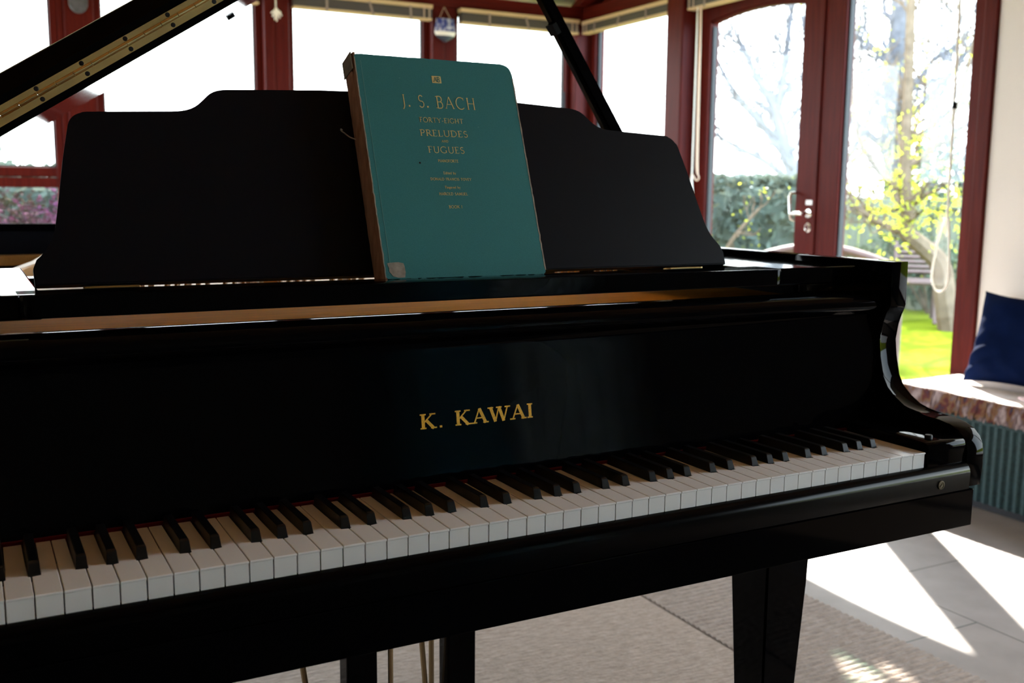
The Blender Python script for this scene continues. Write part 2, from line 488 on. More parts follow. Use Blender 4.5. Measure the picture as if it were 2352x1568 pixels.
def round_poly(pts, r, n=5):
    """round the corners of a closed 2-D polygon; r may be a list"""
    out = []; N = len(pts)
    for i in range(N):
        rr = r[i] if isinstance(r, (list, tuple)) else r
        p = Vector(pts[i]); a = Vector(pts[i - 1]); b = Vector(pts[(i + 1) % N])
        if rr <= 0: out.append(tuple(p)); continue
        da = (a - p); db = (b - p)
        k = min(rr, da.length * .49, db.length * .49)
        s = p + da.normalized() * k; e = p + db.normalized() * k
        for j in range(n + 1):
            t = j / n
            out.append(tuple((1 - t)**2 * s + 2 * (1 - t) * t * p + t * t * e))
    return out

# ------------------------------------------------------------------ lettering (own stroke alphabet with serifs)
def _arc(cx, cy, rx, ry, a0, a1, n=14):
    return [(cx + rx * math.cos(math.radians(a0 + (a1 - a0) * i / n)), cy + ry * math.sin(math.radians(a0 + (a1 - a0) * i / n))) for i in range(n + 1)]

def glyph(c):
    """returns (strokes, serifs, advance); stroke=(points, 'T' thick | 't' thin | 'm')"""
    S = []; F = []
    if c == 'A': S = [([(.06, 0), (.42, 1)], 't'), ([(.42, 1), (.80, 0)], 'T'), ([(.20, .36), (.66, .36)], 't')]; F = [(.06, 0), (.80, 0)]; w = .88
    elif c == 'B': S = [([(.14, 0), (.14, 1)], 'T'), ([(.14, 1)] + _arc(.36, .765, .20, .235, 90, -90) + [(.14, .53)], 'm'), ([(.14, .53)] + _arc(.38, .265, .23, .265, 90, -90) + [(.14, 0)], 'm')]; F = [(.06, 0), (.06, 1)]; w = .70
    elif c == 'C': S = [(_arc(.50, .5, .44, .5, 48, 312, 22), 'm'), ([(.80, .98), (.80, .76)], 't')]; w = .92
    elif c == 'D': S = [([(.14, 0), (.14, 1)], 'T'), ([(.14, 1)] + _arc(.36, .5, .42, .5, 90, -90, 18) + [(.14, 0)], 'm')]; F = [(.06, 0), (.06, 1)]; w = .88
    elif c == 'E': S = [([(.14, 0), (.14, 1)], 'T'), ([(.14, 1), (.54, 1), (.54, .86)], 't'), ([(.14, .52), (.44, .52)], 't'), ([(.14, 0), (.56, 0), (.58, .16)], 't')]; F = [(.06, 0), (.06, 1)]; w = .64
    elif c == 'F': S = [([(.14, 0), (.14, 1)], 'T'), ([(.14, 1), (.54, 1), (.54, .84)], 't'), ([(.14, .52), (.44, .52)], 't')]; F = [(.14, 0), (.06, 1)]; w = .58
    elif c == 'G': S = [(_arc(.50, .5, .44, .5, 48, 318, 22), 'm'), ([(.82, .06), (.82, .40)], 'T'), ([(.80, .96), (.80, .78)], 't')]; F = [(.80, .40)]; w = .95
    elif c == 'H': S = [([(.14, 0), (.14, 1)], 'T'), ([(.74, 0), (.74, 1)], 'T'), ([(.14, .51), (.74, .51)], 't')]; F = [(.14, 0), (.14, 1), (.74, 0), (.74, 1)]; w = .88
    elif c == 'I': S = [([(.14, 0), (.14, 1)], 'T')]; F = [(.14, 0), (.14, 1)]; w = .30
    elif c == 'J': S = [([(.18, 1), (.18, .06), (.10, -.14), (.02, -.2)], 'T')]; F = [(.18, 1)]; w = .36
    elif c == 'K': S = [([(.14, 0), (.14, 1)], 'T'), ([(.17, .40), (.72, 1)], 't'), ([(.34, .56), (.78, 0)], 'T')]; F = [(.14, 0), (.14, 1), (.72, 1), (.78, 0)]; w = .88
    elif c == 'L': S = [([(.14, 0), (.14, 1)], 'T'), ([(.14, 0), (.56, 0), (.58, .18)], 't')]; F = [(.06, 0), (.14, 1)]; w = .60
    elif c == 'M': S = [([(.12, 0), (.20, 1)], 't'), ([(.20, 1), (.52, .06)], 'T'), ([(.52, .06), (.84, 1)], 't'), ([(.84, 1), (.92, 0)], 'T')]; F = [(.12, 0), (.92, 0)]; w = 1.04
    elif c == 'N': S = [([(.14, 0), (.14, 1)], 't'), ([(.14, 1), (.78, 0)], 'T'), ([(.78, 0), (.78, 1)], 't')]; F = [(.14, 0), (.08, 1), (.78, 1)]; w = .92
    elif c == 'O': S = [(_arc(.50, .5, .43, .5, 90, 450, 28), 'm')]; w = 1.0
    elif c == 'P': S = [([(.14, 0), (.14, 1)], 'T'), ([(.14, 1)] + _arc(.36, .74, .22, .26, 90, -90) + [(.14, .48)], 'm')]; F = [(.14, 0), (.06, 1)]; w = .66
    elif c == 'R': S = [([(.14, 0), (.14, 1)], 'T'), ([(.14, 1)] + _arc(.36, .75, .20, .25, 90, -90) + [(.14, .50)], 'm'), ([(.34, .50), (.74, 0)], 'T')]; F = [(.14, 0), (.06, 1), (.76, 0)]; w = .76
    elif c == 'S': S = [(_arc(.30, .745, .20, .245, 35, 250, 14) + _arc(.31, .26, .225, .26, 80, -150, 14), 'm')]; w = .60
    elif c == 'T': S = [([(.40, 0), (.40, 1)], 'T'), ([(.06, .84), (.06, 1), (.74, 1), (.74, .84)], 't')]; F = [(.40, 0)]; w = .80
    elif c == 'U': S = [([(.14, 1), (.14, .32)] + _arc(.44, .32, .30, .32, 180, 360) + [(.74, 1)], 'm')]; F = [(.14, 1), (.74, 1)]; w = .86
    elif c == 'V': S = [([(.06, 1), (.42, 0)], 'T'), ([(.42, 0), (.78, 1)], 't')]; F = [(.06, 1), (.78, 1)]; w = .84
    elif c == 'W': S = [([(.05, 1), (.34, 0)], 'T'), ([(.34, 0), (.60, 1)], 't'), ([(.60, 1), (.88, 0)], 'T'), ([(.88, 0), (1.16, 1)], 't')]; F = [(.05, 1), (.60, 1), (1.16, 1)]; w = 1.21
    elif c == 'Y': S = [([(.06, 1), (.40, .48)], 'T'), ([(.76, 1), (.40, .48)], 't'), ([(.40, .48), (.40, 0)], 'T')]; F = [(.06, 1), (.76, 1), (.40, 0)]; w = .82
    elif c == '-': S = [([(.06, .36), (.34, .36)], 'm')]; w = .40
    elif c == '.': S = [([(.05, .065), (.20, .065)], 'P')]; w = .26
    elif c == 'd': S = [(_arc(.30, .31, .24, .31, 90, 450), 'm'), ([(.54, 1.02), (.54, 0)], 'm')]; w = .64
    elif c == 'b': S = [(_arc(.36, .31, .24, .31, 90, 450), 'm'), ([(.12, 1.02), (.12, 0)], 'm')]; w = .66
    elif c == 'i': S = [([(.12, .62), (.12, 0)], 'm'), ([(.06, .84), (.18, .84)], 'P')]; F = [(.12, 0)]; w = .27
    elif c == 't': S = [([(.16, .85), (.16, .1), (.24, 0), (.36, .04)], 'm'), ([(.02, .62), (.34, .62)], 't')]; w = .38
    elif c == 'e': S = [([(.08, .34), (.52, .34)] + _arc(.30, .31, .24, .31, 10, 320), 'm')]; w = .58
    elif c == 'y': S = [([(.04, .62), (.28, 0)], 'm'), ([(.52, .62), (.20, -.28), (.06, -.28)], 't')]; w = .54
    elif c == 'n': S = [([(.12, .62), (.12, 0)], 'm'), ([(.12, .45)] + _arc(.32, .42, .18, .20, 160, 0) + [(.50, 0)], 'm')]; F = [(.12, 0), (.50, 0)]; w = .62
    elif c == 'g': S = [(_arc(.28, .36, .20, .26, 90, 450), 'm'), (_arc(.28, -.14, .22, .14, 90, 450), 't'), ([(.44, .56), (.56, .62)], 't')]; w = .56
    elif c == 'r': S = [([(.12, .62), (.12, 0)], 'm'), ([(.12, .42), (.24, .60), (.38, .58)], 'm')]; F = [(.12, 0)]; w = .42
    else: w = .40
    return S, F, w

def text_width(s, sp): return sum(glyph(c)[2] + sp for c in s) - sp

def lettering(bm, s, left, base, cap, width, to3d, T=.12, t=.055, sp=.10, th=.0006, mi=0, serif=True, serif_h=None):
    """stroke lettering as thin raised solids; to3d(u, v, h) gives a point h above the surface"""
    nat = text_width(s, sp)
    sx = width / nat
    x = 0.0
    SW = {'T': T, 't': t, 'm': (T + t) * .55, 'P': .14}
    def ribbon(pts, w):
        pts = [Vector((a, b)) for a, b in pts]
        L = []; R = []
        for i, p in enumerate(pts):
            d = (pts[min(i + 1, len(pts) - 1)] - pts[max(i - 1, 0)])
            d.normalize(); nrm = Vector((-d.y, d.x))
            L.append(p + nrm * w * .5); R.append(p - nrm * w * .5)
        for i in range(len(pts) - 1):
            q = [L[i], R[i], R[i + 1], L[i + 1]]
            lo = [bm.verts.new(to3d(left + (x + a.x) * sx, base + a.y * cap, -th * .3)) for a in q]
            hi = [bm.verts.new(to3d(left + (x + a.x) * sx, base + a.y * cap, th)) for a in q]
            fs = [bm.faces.new(hi)] + [bm.faces.new([lo[k], lo[(k + 1) % 4], hi[(k + 1) % 4], hi[k]]) for k in range(4)]
            for f in fs: f.material_index = mi
    for c in s:
        S, F, w = glyph(c)
        for pts, k in S: ribbon(pts, SW[k])
        if serif:
            sh = serif_h or t
            for fx, fy in F:
                yy = sh * .5 if fy < .3 else (fy - sh * .5)
                ribbon([(fx - T * .95, yy), (fx + T * .95, yy)], sh)
        x += w + sp

# ================================================================== THE SETTING
H0 = 0.73                                  # height of the white key tops above the floor

bm = B(); box(bm, -3.4, 2.5, -3.8, 4.8, -0.09, 0.0); struct('floor', bm, TILE)
bm = B(); box(bm, -3.25, 2.30, -3.6, -.95, 0.0, .012); struct('floor_rear_darkener', bm, principled('added_dark_floor', (.055, .038, .028), .55, noise_amt=.3, noise_scale=5, stretch=(10, 1, 1)))  # unseen dark layer added over the tiles to darken reflections in the piano case
# garden ground
bm = B()
NX = 40
for i in range(NX + 1):
    for j in range(NX + 1):
        x = -40 + 100 * i / NX; y = -30 + 100 * j / NX
        bm.verts.new((x, y, -0.1 + 0.03 * noise.noise((x * .3, y * .3, 0))))
bm.verts.ensure_lookup_table()
for i in range(NX):
    for j in range(NX):
        a = i * (NX + 1) + j
        bm.faces.new([bm.verts[a], bm.verts[a + NX + 1], bm.verts[a + NX + 2], bm.verts[a + 1]])
struct('ground', bm, GRASS)
bm = B(); box(bm, 2.5, 7.5, -6.0, 1.6, -.10, -.03); struct('ground_grey_bounce', bm, principled('grey_bounce_slab', (.30, .29, .28), .9, noise_amt=.2, noise_scale=4))  # unseen grey slab added over the lawn to keep green bounce off the keys

# ---- back wall (y = 4.6): dwarf wall, posts, rails
bm = B(); box(bm, -3.3, 2.45, 4.60, 4.74, 0.0, 0.45); struct('wall_back', bm, PLASTER)
bm = B(); box(bm, -3.2, 2.3, 4.585, 4.60, 0.0, 0.12, .004); struct('baseboard_back', bm, MAHOGANY_H)
bm = B(); box(bm, -3.3, 2.42, 4.555, 4.70, 2.132, 2.205, .006); struct('trim_1', bm, MAHOGANY_H)
def post(n, x0, x1, y0, y1, z0=0.45, z1=2.135):
    bm = B(); box(bm, x0, x1, y0, y1, z0, z1, .006)
    return struct('trim_%d' % n, bm, MAHOGANY)
post(2, -0.672, -0.536, 4.59, 4.72)
post(3, 0.298, 0.352, 4.565, 4.72); post(4, 0.352, 0.434, 4.572, 4.72)
post(5, 1.262, 1.340, 4.565, 4.72); post(6, 1.340, 1.414, 4.572, 4.72)
bm = B(); box(bm, 2.215, 2.43, 4.56, 4.74, 0.0, 2.135, .006); struct('trim_7', bm, MAHOGANY)

def window_back(n, x0, x1, lite=True):
    bm = B()
    z0, z1, w = 0.45, 2.135, 0.035
    box(bm, x0, x0 + w, 4.62, 4.68, z0, z1, .003); box(bm, x1 - w, x1, 4.62, 4.68, z0, z1, .003)
    box(bm, x0 + w, x1 - w, 4.62, 4.68, z1 - w, z1, .003); box(bm, x0 + w, x1 - w, 4.62, 4.68, z0, z0 + .06, .003)
    # transom: two stacked rails
    box(bm, x0 + w, x1 - w, 4.612, 4.685, 1.088, 1.137, .005); box(bm, x0 + w, x1 - w, 4.622, 4.685, 1.139, 1.187, .005)
    o = struct('window_%d' % n, bm, MAHOGANY)
    bm = B(); box(bm, x0 + w, x1 - w, 4.648, 4.652, z0 + .06, 1.088); obj('pane', bm, GLASS, o)
    bm = B(); box(bm, x0 + w, x1 - w, 4.648, 4.652, 1.187, z1 - w); obj('pane', bm, GLASS, o)
    bm = B(); box(bm, x0 + w, x1 - w, 4.640, 4.660, 1.187, 1.194)
    box(bm, x0 + w, x0 + w + .007, 4.640, 4.660, 1.194, z1 - w); box(bm, x1 - w - .007, x1 - w, 4.640, 4.660, 1.194, z1 - w)
    obj('gasket', bm, SEAL, o)
    bm = B(); box(bm, x0 + .01, x1 - .01, 4.50, 4.60, 0.452, 0.475, .006); obj('window_sill', bm, MAHOGANY_H, o)
    return o
window_back(1, -2.95, -0.700)
window_back(2, -0.536, 0.298)
window_back(3, 0.434, 1.262)
window_back(4, 1.414, 2.215)
bm = B(); box(bm, -0.70, -0.672, 4.61, 4.70, 0.45, 2.135, .004); struct('trim_8', bm, MAHOGANY)

# ---- right wall (x = 2.3)
bm = B(); box(bm, 2.30, 2.45, 3.48, 4.60, 0.0, 0.45); struct('wall_right', bm, PLASTER)
bm = B(); box(bm, 2.255, 2.42, 1.675, 4.60, 2.125, 2.205, .006); struct('trim_9', bm, MAHOGANY_H)
bm = B(); box(bm, 2.20, 2.42, 3.478, 3.618, 0.0, 2.60, .008); struct('trim_10', bm, MAHOGANY)
bm = B()
box(bm, 2.32, 2.38, 4.50, 4.55, .45, 2.125, .003); box(bm, 2.32, 2.38, 3.62, 3.66, .45, 2.125, .003)
box(bm, 2.32, 2.38, 3.66, 4.50, 2.08, 2.125, .003); box(bm, 2.32, 2.38, 3.66, 4.50, .45, .51, .003)
box(bm, 2.312, 2.385, 3.66, 4.50, 1.088, 1.187, .005)
w5 = struct('window_5', bm, MAHOGANY)
bm = B(); box(bm, 2.348, 2.352, 3.66, 4.50, .51, 1.088); obj('pane', bm, GLASS, w5)
bm = B(); box(bm, 2.348, 2.352, 3.66, 4.50, 1.187, 2.08); obj('pane', bm, GLASS, w5)
bm = B(); box(bm, 2.340, 2.360, 4.485, 4.50, 1.187, 2.08); obj('gasket', bm, SEAL, w5)

def arch_h(y, yc, half): return 1.998 - 0.030 * ((y - yc) / half) ** 2
def door_leaf(n, y0, y1, st0, st1):
    """glazed leaf: stiles st0 / st1 wide on the low-y / high-y side, shallow arched head"""
    bm = B(); X0, X1 = 2.305, 2.365
    box(bm, X0, X1, y0, y0 + st0, 0.02, 2.12, .004); box(bm, X0, X1, y1 - st1, y1, 0.02, 2.12, .004)
    a, b = y0 + st0, y1 - st1
    box(bm, X0, X1, a, b, 0.02, 0.22, .004)
    N = 14; yc = (a + b) / 2; hf = (b - a) / 2
    low = [(a + (b - a) * i / N, arch_h(a + (b - a) * i / N, yc, hf)) for i in range(N + 1)]
    prism(bm, low + [(b, 2.12), (a, 2.12)], 'x', X0, X1)
    prism(bm, [(p, q - .012) for p, q in low] + [(p, q) for p, q in reversed(low)], 'x', X0 + .012, X1 - .012)
    o = struct('door_%d' % n, bm, MAHOGANY)
    bm = B(); prism(bm, [(a, .22), (b, .22)] + [(p, q - .012) for p, q in reversed(low)], 'x', 2.333, 2.337); obj('pane', bm, GLASS, o)
    bm = B()
    box(bm, 2.322, 2.348, a, a + .008, .22, 1.94); box(bm, 2.322, 2.348, b - .008, b, .22, 1.94)
    obj('gasket', bm, SEAL, o)
    return o
d1 = door_leaf(1, 2.578, 3.478, 0.127, 0.098)
d2 = door_leaf(2, 1.735, 2.574, 0.055, 0.129)
bm = B(); box(bm, 2.285, 2.42, 1.675, 1.733, 0.0, 2.125, .005); struct('trim_11', bm, MAHOGANY)
bm = B(); box(bm, 2.296, 2.306, 2.566, 2.588, 0.03, 2.12, .003); obj('cover_bead', bm, MAHOGANY, d2)
# lever handle, lock cylinder and escutcheon on the left leaf
bm = B()
lathe(bm, [(.021, 0), (.023, .004), (.020, .009), (.008, .011), (.008, .040), (.009, .048)], (2.305, 2.612, 1.0), (-1, 0, 0), 20)
tube(bm, [(2.262, 2.612, 1.0), (2.256, 2.64, 1.0), (2.256, 2.676, .998)] , .008, 10)
tube(bm, [(2.300, 2.690, 1.095), (2.262, 2.690, 1.093), (2.254, 2.688, 1.075), (2.254, 2.684, 1.0), (2.256, 2.676, .972), (2.268, 2.664, .965)], [.006, .007, .008, .008, .007, .006], 10)
obj('door_handle', bm, CHROME, d1, smooth=True)
bm = B(); lathe(bm, [(.022, 0), (.022, .006), (.018, .009), (.016, .006), (.010, .006), (.010, .012)], (2.305, 2.612, .935), (-1, 0, 0), 20)
obj('lock_cylinder', bm, CHROME, d1, smooth=True)
bm = B(); box(bm, 2.302, 2.306, 2.590, 2.634, 1.040, 1.062, .001); obj('label_plate', bm, WHITE_PLASTIC, d1)

# plain wall beside the doors, with another window further along behind the camera
bm = B()
box(bm, 2.30, 2.45, 0.60, 1.675, 0.0, 2.6)
box(bm, 2.30, 2.45, -1.75, 0.60, 0.0, 0.30); box(bm, 2.30, 2.45, -1.75, 0.60, 2.1, 2.6)
struct('wall_east', bm, PLASTER)
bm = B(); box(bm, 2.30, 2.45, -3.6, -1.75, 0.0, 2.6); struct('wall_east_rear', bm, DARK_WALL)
bm = B()
for y in (-1.75, -.60, .54): box(bm, 2.33, 2.39, y, y + .06, .30, 2.1, .003)
box(bm, 2.33, 2.39, -1.69, .54, .30, .36, .003); box(bm, 2.33, 2.39, -1.69, .54, 2.04, 2.1, .003)
w6 = struct('window_6', bm, MAHOGANY)
for y in (-1.69, -.54):
    bm = B(); box(bm, 2.358, 2.362, y, y + 1.08, .36, 2.04); obj('pane', bm, GLASS, w6)
# gable above the right-hand glazing
def gable_top(y): return 2.205 + (4.80 - max(y, 1.9)) * .469
LA_, LB_, LC_ = (2.285, 2.345), (2.375, 2.490), (2.305, 2.360)      # three openings added in the gable to throw sun flecks on the rug
bm = B()
for ya, yb, holes in ((4.70, 3.46, ()), (3.46, 3.43, (LB_,)), (3.43, 3.36, (LA_, LB_)), (3.36, 3.215, (LB_,)), (3.215, 3.21, ()), (3.21, 3.10, (LC_,)), (3.10, 1.9, ()), (1.9, 1.675, ())):
    zs = [2.205] + [z for h in holes for z in h]
    for k in range(0, len(zs), 2):
        if k + 1 < len(zs): prism(bm, [(ya, zs[k]), (yb, zs[k]), (yb, zs[k + 1]), (ya, zs[k + 1])], 'x', 2.33, 2.346)
        else: prism(bm, [(ya, zs[k]), (yb, zs[k]), (yb, gable_top(yb)), (ya, gable_top(ya))], 'x', 2.33, 2.346)
gable = struct('wall_gable', bm, MAHOGANY_H)
def tint_filter(name, col):
    m = bpy.data.materials.new(name); m.use_nodes = True; nt = m.node_tree; nt.nodes.clear()
    o_ = nt.nodes.new('ShaderNodeOutputMaterial'); t_ = nt.nodes.new('ShaderNodeBsdfTransparent'); t_.inputs['Color'].default_value = (*col, 1)
    nt.links.new(t_.outputs[0], o_.inputs['Surface']); return m
FLECK_TINT = tint_filter('teal_fleck_tint', (.16, .62, .52))  # added teal filter that colours the sun flecks on the rug
bm = B(); box(bm, 2.337, 2.339, 3.215, 3.46, 2.375, 2.398); box(bm, 2.337, 2.339, 3.215, 3.46, 2.468, 2.490); box(bm, 2.337, 2.339, 3.41, 3.46, 2.398, 2.468)
obj('fleck_tint_pane', bm, FLECK_TINT, gable)
for y0_, y1_, z0_, z1_ in ((3.36, 3.43, *LA_), (3.10, 3.21, *LC_), (3.215, 3.41, 2.398, 2.468)):
    bm = B(); box(bm, 2.337, 2.339, y0_, y1_, z0_, z1_); obj('pane', bm, GLASS, gable)
bm = B(); prism(bm, [(1.675, 2.205), (1.675, 3.55), (1.675, 3.55), (-.75, 2.42), (-.75, 2.205)][:2] + [(-.75, 2.42), (-.75, 2.205)], 'x', 2.31, 2.44); struct('wall_gable_front', bm, PLASTER)
bm = B()
prism(bm, [(4.62, 2.205), (4.50, 2.205), (1.9, 3.48), (1.9, 3.545)], 'x', 2.20, 2.33, .004); struct('trim_12', bm, MAHOGANY_H)

# left wall with a wide window, rear wall with a curtained glass door
bm = B()
box(bm, -3.35, -3.2, -3.7, 1.8, 0, 2.6); box(bm, -3.35, -3.2, 1.8, 4.3, 0, 0.5); box(bm, -3.35, -3.2, 1.8, 4.3, 2.1, 2.6); box(bm, -3.35, -3.2, 4.3, 4.74, 0, 2.6)
prism(bm, [(4.74, 2.205), (4.74, 2.3), (1.9, 3.6), (-.75, 2.45), (-.75, 2.205)], 'x', -3.35, -3.2)
struct('wall_left', bm, PLASTER)
bm = B()
for y in (1.8, 3.0, 4.22): box(bm, -3.30, -3.22, y, y + .08, .5, 2.1, .003)
box(bm, -3.30, -3.22, 1.88, 4.22, .5, .56, .003); box(bm, -3.30, -3.22, 1.88, 4.22, 2.04, 2.1, .003)
w7 = struct('window_7', bm, MAHOGANY)
for y in (1.88, 3.08):
    bm = B(); box(bm, -3.262, -3.258, y, y + 1.14, .56, 2.04); obj('pane', bm, GLASS, w7)
bm = B()
box(bm, -3.35, 0.75, -3.75, -3.6, 0, 2.6); box(bm, 2.15, 2.45, -3.75, -3.6, 0, 2.6); box(bm, 0.75, 2.15, -3.75, -3.6, 2.1, 2.6)
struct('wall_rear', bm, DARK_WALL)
bm = B()
for x in (.75, 1.40, 2.08): box(bm, x, x + .07, -3.72, -3.64, 0, 2.1, .003)
box(bm, .82, 2.08, -3.72, -3.64, 2.03, 2.1, .003); box(bm, .82, 2.08, -3.72, -3.64, 0, .1, .003)
w8 = struct('window_8', bm, MAHOGANY)
for x0, x1 in ((.82, 1.40), (1.47, 2.08)):
    bm = B(); box(bm, x0, x1, -3.682, -3.678, .1, 2.03); obj('pane', bm, GLASS, w8)
def curtain(x0, x1, m, label):
    bm = B(); N = 90; ya = -3.50
    pts = [(x0 + (x1 - x0) * i / N, ya + .055 * math.sin(i / N * (x1 - x0) * 50) + .012 * math.sin(i * .9)) for i in range(N + 1)]
    prism(bm, pts + [(p, q + .006) for p, q in reversed(pts)], 'z', .04, 2.16)
    return tag(obj('curtain', bm, m, smooth=True), label, 'curtain', 'curtains at the rear glass door')
curtain(0.50, 1.32, CURTAIN_TEAL, 'teal curtain drawn across the glass door behind the piano stool side')
curtain(1.34, 2.26, CURTAIN_CREAM, 'cream curtain drawn to the wall side of the glass door behind the piano stool side')
bm = B(); tube(bm, [(.45, -3.5, 2.2), (2.28, -3.5, 2.2)], .014, 12)
tag(obj('curtain_rod', bm, BRASS, smooth=True), 'brass curtain rod above the rear glass door', 'curtain rod')

# ceiling: pitched over the glazed end, flat over the room behind
bm = B()
prism(bm, [(4.80, 2.20), (1.9, 3.56), (1.9, 3.72), (4.80, 2.36)], 'x', -3.4, 2.5)
struct('ceiling', bm, CREAM)
bm = B()
prism(bm, [(1.9, 3.56), (-.75, 2.42), (-3.75, 2.42), (-3.75, 2.56), (-.75, 2.56), (1.9, 3.72)], 'x', -3.4, 2.5)
struct('ceiling_timber', bm, principled('ceiling_boards', (.36, .17, .065), .7, noise_amt=.3, noise_scale=6, stretch=(1, 12, 12)))

# ================================================================== BLINDS
def blind(axis, a0, a1, c, label, cords=None, zt=2.128, zb=2.042):
    """raised venetian blind: axis 'x' hangs on the back wall at y=c, axis 'y' on the right wall at x=c"""
    mid = (a0 + a1) / 2
    root = thing('venetian_blind', label, 'blind', (mid, c, zb) if axis == 'x' else (c, mid, zb), 'raised venetian blinds')
    def bx(bm, p0, p1, d0, d1, z0, z1, bev=0.0):
        if axis == 'x': box(bm, p0, p1, c + d0, c + d1, z0, z1, bev)
        else: box(bm, c + d0, c + d1, p0, p1, z0, z1, bev)
    bm = B(); bx(bm, a0, a1, -.026, .026, zt - .022, zt, .002); obj('headrail', bm, BLIND_RAIL, root)
    bm = B(); n = 15
    for i in range(n):
        z = zb + .012 + (zt - .024 - zb - .012) * i / n
        bx(bm, a0 + .006, a1 - .006, -.024 + random.uniform(-.001, .001), .024, z, z + .0030)
    obj('slat_stack', bm, BLIND_SLAT, root)
    bm = B(); bx(bm, a0 + .004, a1 - .004, -.025, .025, zb, zb + .012, .003); obj('bottom_rail', bm, BLIND_RAIL, root)
    for k, t in enumerate((.22, .52, .82)):
        bm = B(); p = a0 + (a1 - a0) * t; sl = (0.0, .022, .004)[k]
        pts = [(p, zt - .018), (p + .014, zt - .018), (p + .014 + sl, zb - .001), (p + sl, zb - .001)]
        if axis == 'x': prism(bm, pts, 'y', c - .0285, c - .027)
        else: prism(bm, pts, 'x', c - .0285, c - .027)
        obj('ladder_tape', bm, BLIND_TAPE, root)
    for dq in ((a1 - a0) * .93, (a1 - a0) * .97):
        bm = B(); p = a0 + dq
        P = (lambda q, z: (q, c - .030, z)) if axis == 'x' else (lambda q, z: (c - .030, q, z))
        tube(bm, [P(p, zt - .01), P(p, zb + .005)], .0022, 6); obj('lift_cord', bm, CORD, root)
    return root
blind('x', -0.53, 0.27, 4.555, 'raised venetian blind behind the upper end of the open piano lid')
blind('x', 0.445, 1.250, 4.555, 'raised venetian blind over the window directly left of the blue hanging plaque')
blind('x', 1.425, 2.225, 4.555, 'raised venetian blind between the blue hanging plaque and the room corner')
blind('y', 3.66, 4.53, 2.262, 'raised venetian blind on the narrow window right of the room corner', zt=2.118)
rb = blind('y', 2.60, 3.475, 2.246, 'raised venetian blind over the arched glass door, two loose cords hanging', zt=2.112, zb=2.028)
# cords hanging from the door blind
bm = B(); tube(bm, [(2.214, 3.375, 2.03), (2.214, 3.375, 1.19)], .0035, 6)
tube(bm, [(2.214, 3.375, 1.19), (2.214, 3.378, 1.15), (2.214, 3.370, 1.12)], [.005, .006, .004], 6); obj('pull_cord', bm, WHITE_CORD, rb)
bm = B()
tube(bm, catmull([(2.214, 3.345, 2.03), (2.214, 3.338, 1.6), (2.214, 3.330, 1.23), (2.214, 3.318, 1.17), (2.214, 3.338, 1.155), (2.214, 3.372, 1.185), (2.214, 3.378, 1.15)], 6), .0035, 6)
tube(bm, catmull([(2.214, 3.352, 2.03), (2.214, 3.350, 1.6), (2.214, 3.342, 1.24), (2.214, 3.324, 1.18)], 6), .0035, 6)
obj('pull_cord', bm, CORD, rb)
bm = B()
tube(bm, catmull([(2.214, 3.375, 1.15), (2.214, 3.385, 1.08), (2.214, 3.392, 1.02), (2.214, 3.372, .99), (2.214, 3.350, 1.03), (2.214, 3.366, 1.10), (2.214, 3.375, 1.15)], 6), .0045, 6)
obj('cord_loop', bm, WHITE_CORD, rb)
# the right leaf's blind: only its hanging wand and loop are in view
rb2 = blind('y', 1.75, 2.57, 2.246, 'raised venetian blind over the right glass door, a long white cord loop hanging', zt=2.112, zb=2.028)
bm = B()
tube(bm, [(2.214, 1.79, 2.03), (2.214, 1.782, 1.44), (2.214, 1.776, .93)], .0048, 8); obj('pull_cord', bm, WHITE_CORD, rb2)
bm = B(); lathe(bm, [(.003, -.014), (.009, -.012), (.009, .012), (.003, .014)], (2.214, 1.779, 1.43), (0, 0, 1), 12); obj('cord_joiner', bm, RUBBER, rb2)
bm = B()
tube(bm, catmull([(2.214, 1.770, 1.0), (2.214, 1.760, .90), (2.214, 1.752, .78), (2.214, 1.765, .73), (2.214, 1.792, .712), (2.214, 1.818, .73), (2.214, 1.832, .78), (2.214, 1.815, .90), (2.214, 1.79, 1.0)], 7), .0042, 8)
obj('cord_loop', bm, WHITE_CORD, rb2)
bm = B(); lathe(bm, [(.026, .74), (.030, .76), (.028, .92), (.016, 1.02)], (2.214, 1.792, 0), (0, 0, 1), 14); obj('cord_guard', bm, CLEAR_PLASTIC, rb2, smooth=True)

# ================================================================== THINGS HANGING ON THE POSTS
def plaque():
    c = Vector((1.333, 4.548, 2.0))
    root = thing('hanging_plaque', 'small blue and white pointed plaque on a string, hanging on a window post', 'wall ornament', tuple(c))
    def sect(z0, z1, w0, w1, d, name, m):
        bm = B(); n = 10; rings = []
        for k in range(5):
            t = k / 4; z = z0 + (z1 - z0) * t; w = w0 + (w1 - w0) * (math.sin(t * PI / 2) if w1 > w0 else t)
            ring = [(c.x + w * math.cos(2 * PI * i / 20), c.y + d * math.sin(2 * PI * i / 20), z) for i in range(20)]
            rings.append([bm.verts.new(p) for p in ring])
        for a, b in zip(rings, rings[1:]):
            for i in range(20): bm.faces.new([a[i], a[(i + 1) % 20], b[(i + 1) % 20], b[i]])
        bm.faces.new(rings[0]); bm.faces.new(rings[-1])
        return obj(name, bm, m, root, smooth=True)
    sect(1.990, 2.060, .066, .056, .020, 'blue_top', BLUE_GLAZE)
    sect(1.966, 1.990, .056, .066, .020, 'white_band', WHITE_GLAZE)
    sect(1.933, 1.966, .006, .056, .020, 'dark_point', DARK_GLAZE)
    bm = B(); tube(bm, [(1.289, 4.545, 2.045), (1.333, 4.562, 2.128), (1.377, 4.545, 2.045)], .0022, 6); obj('string', bm, CORD, root)
plaque()
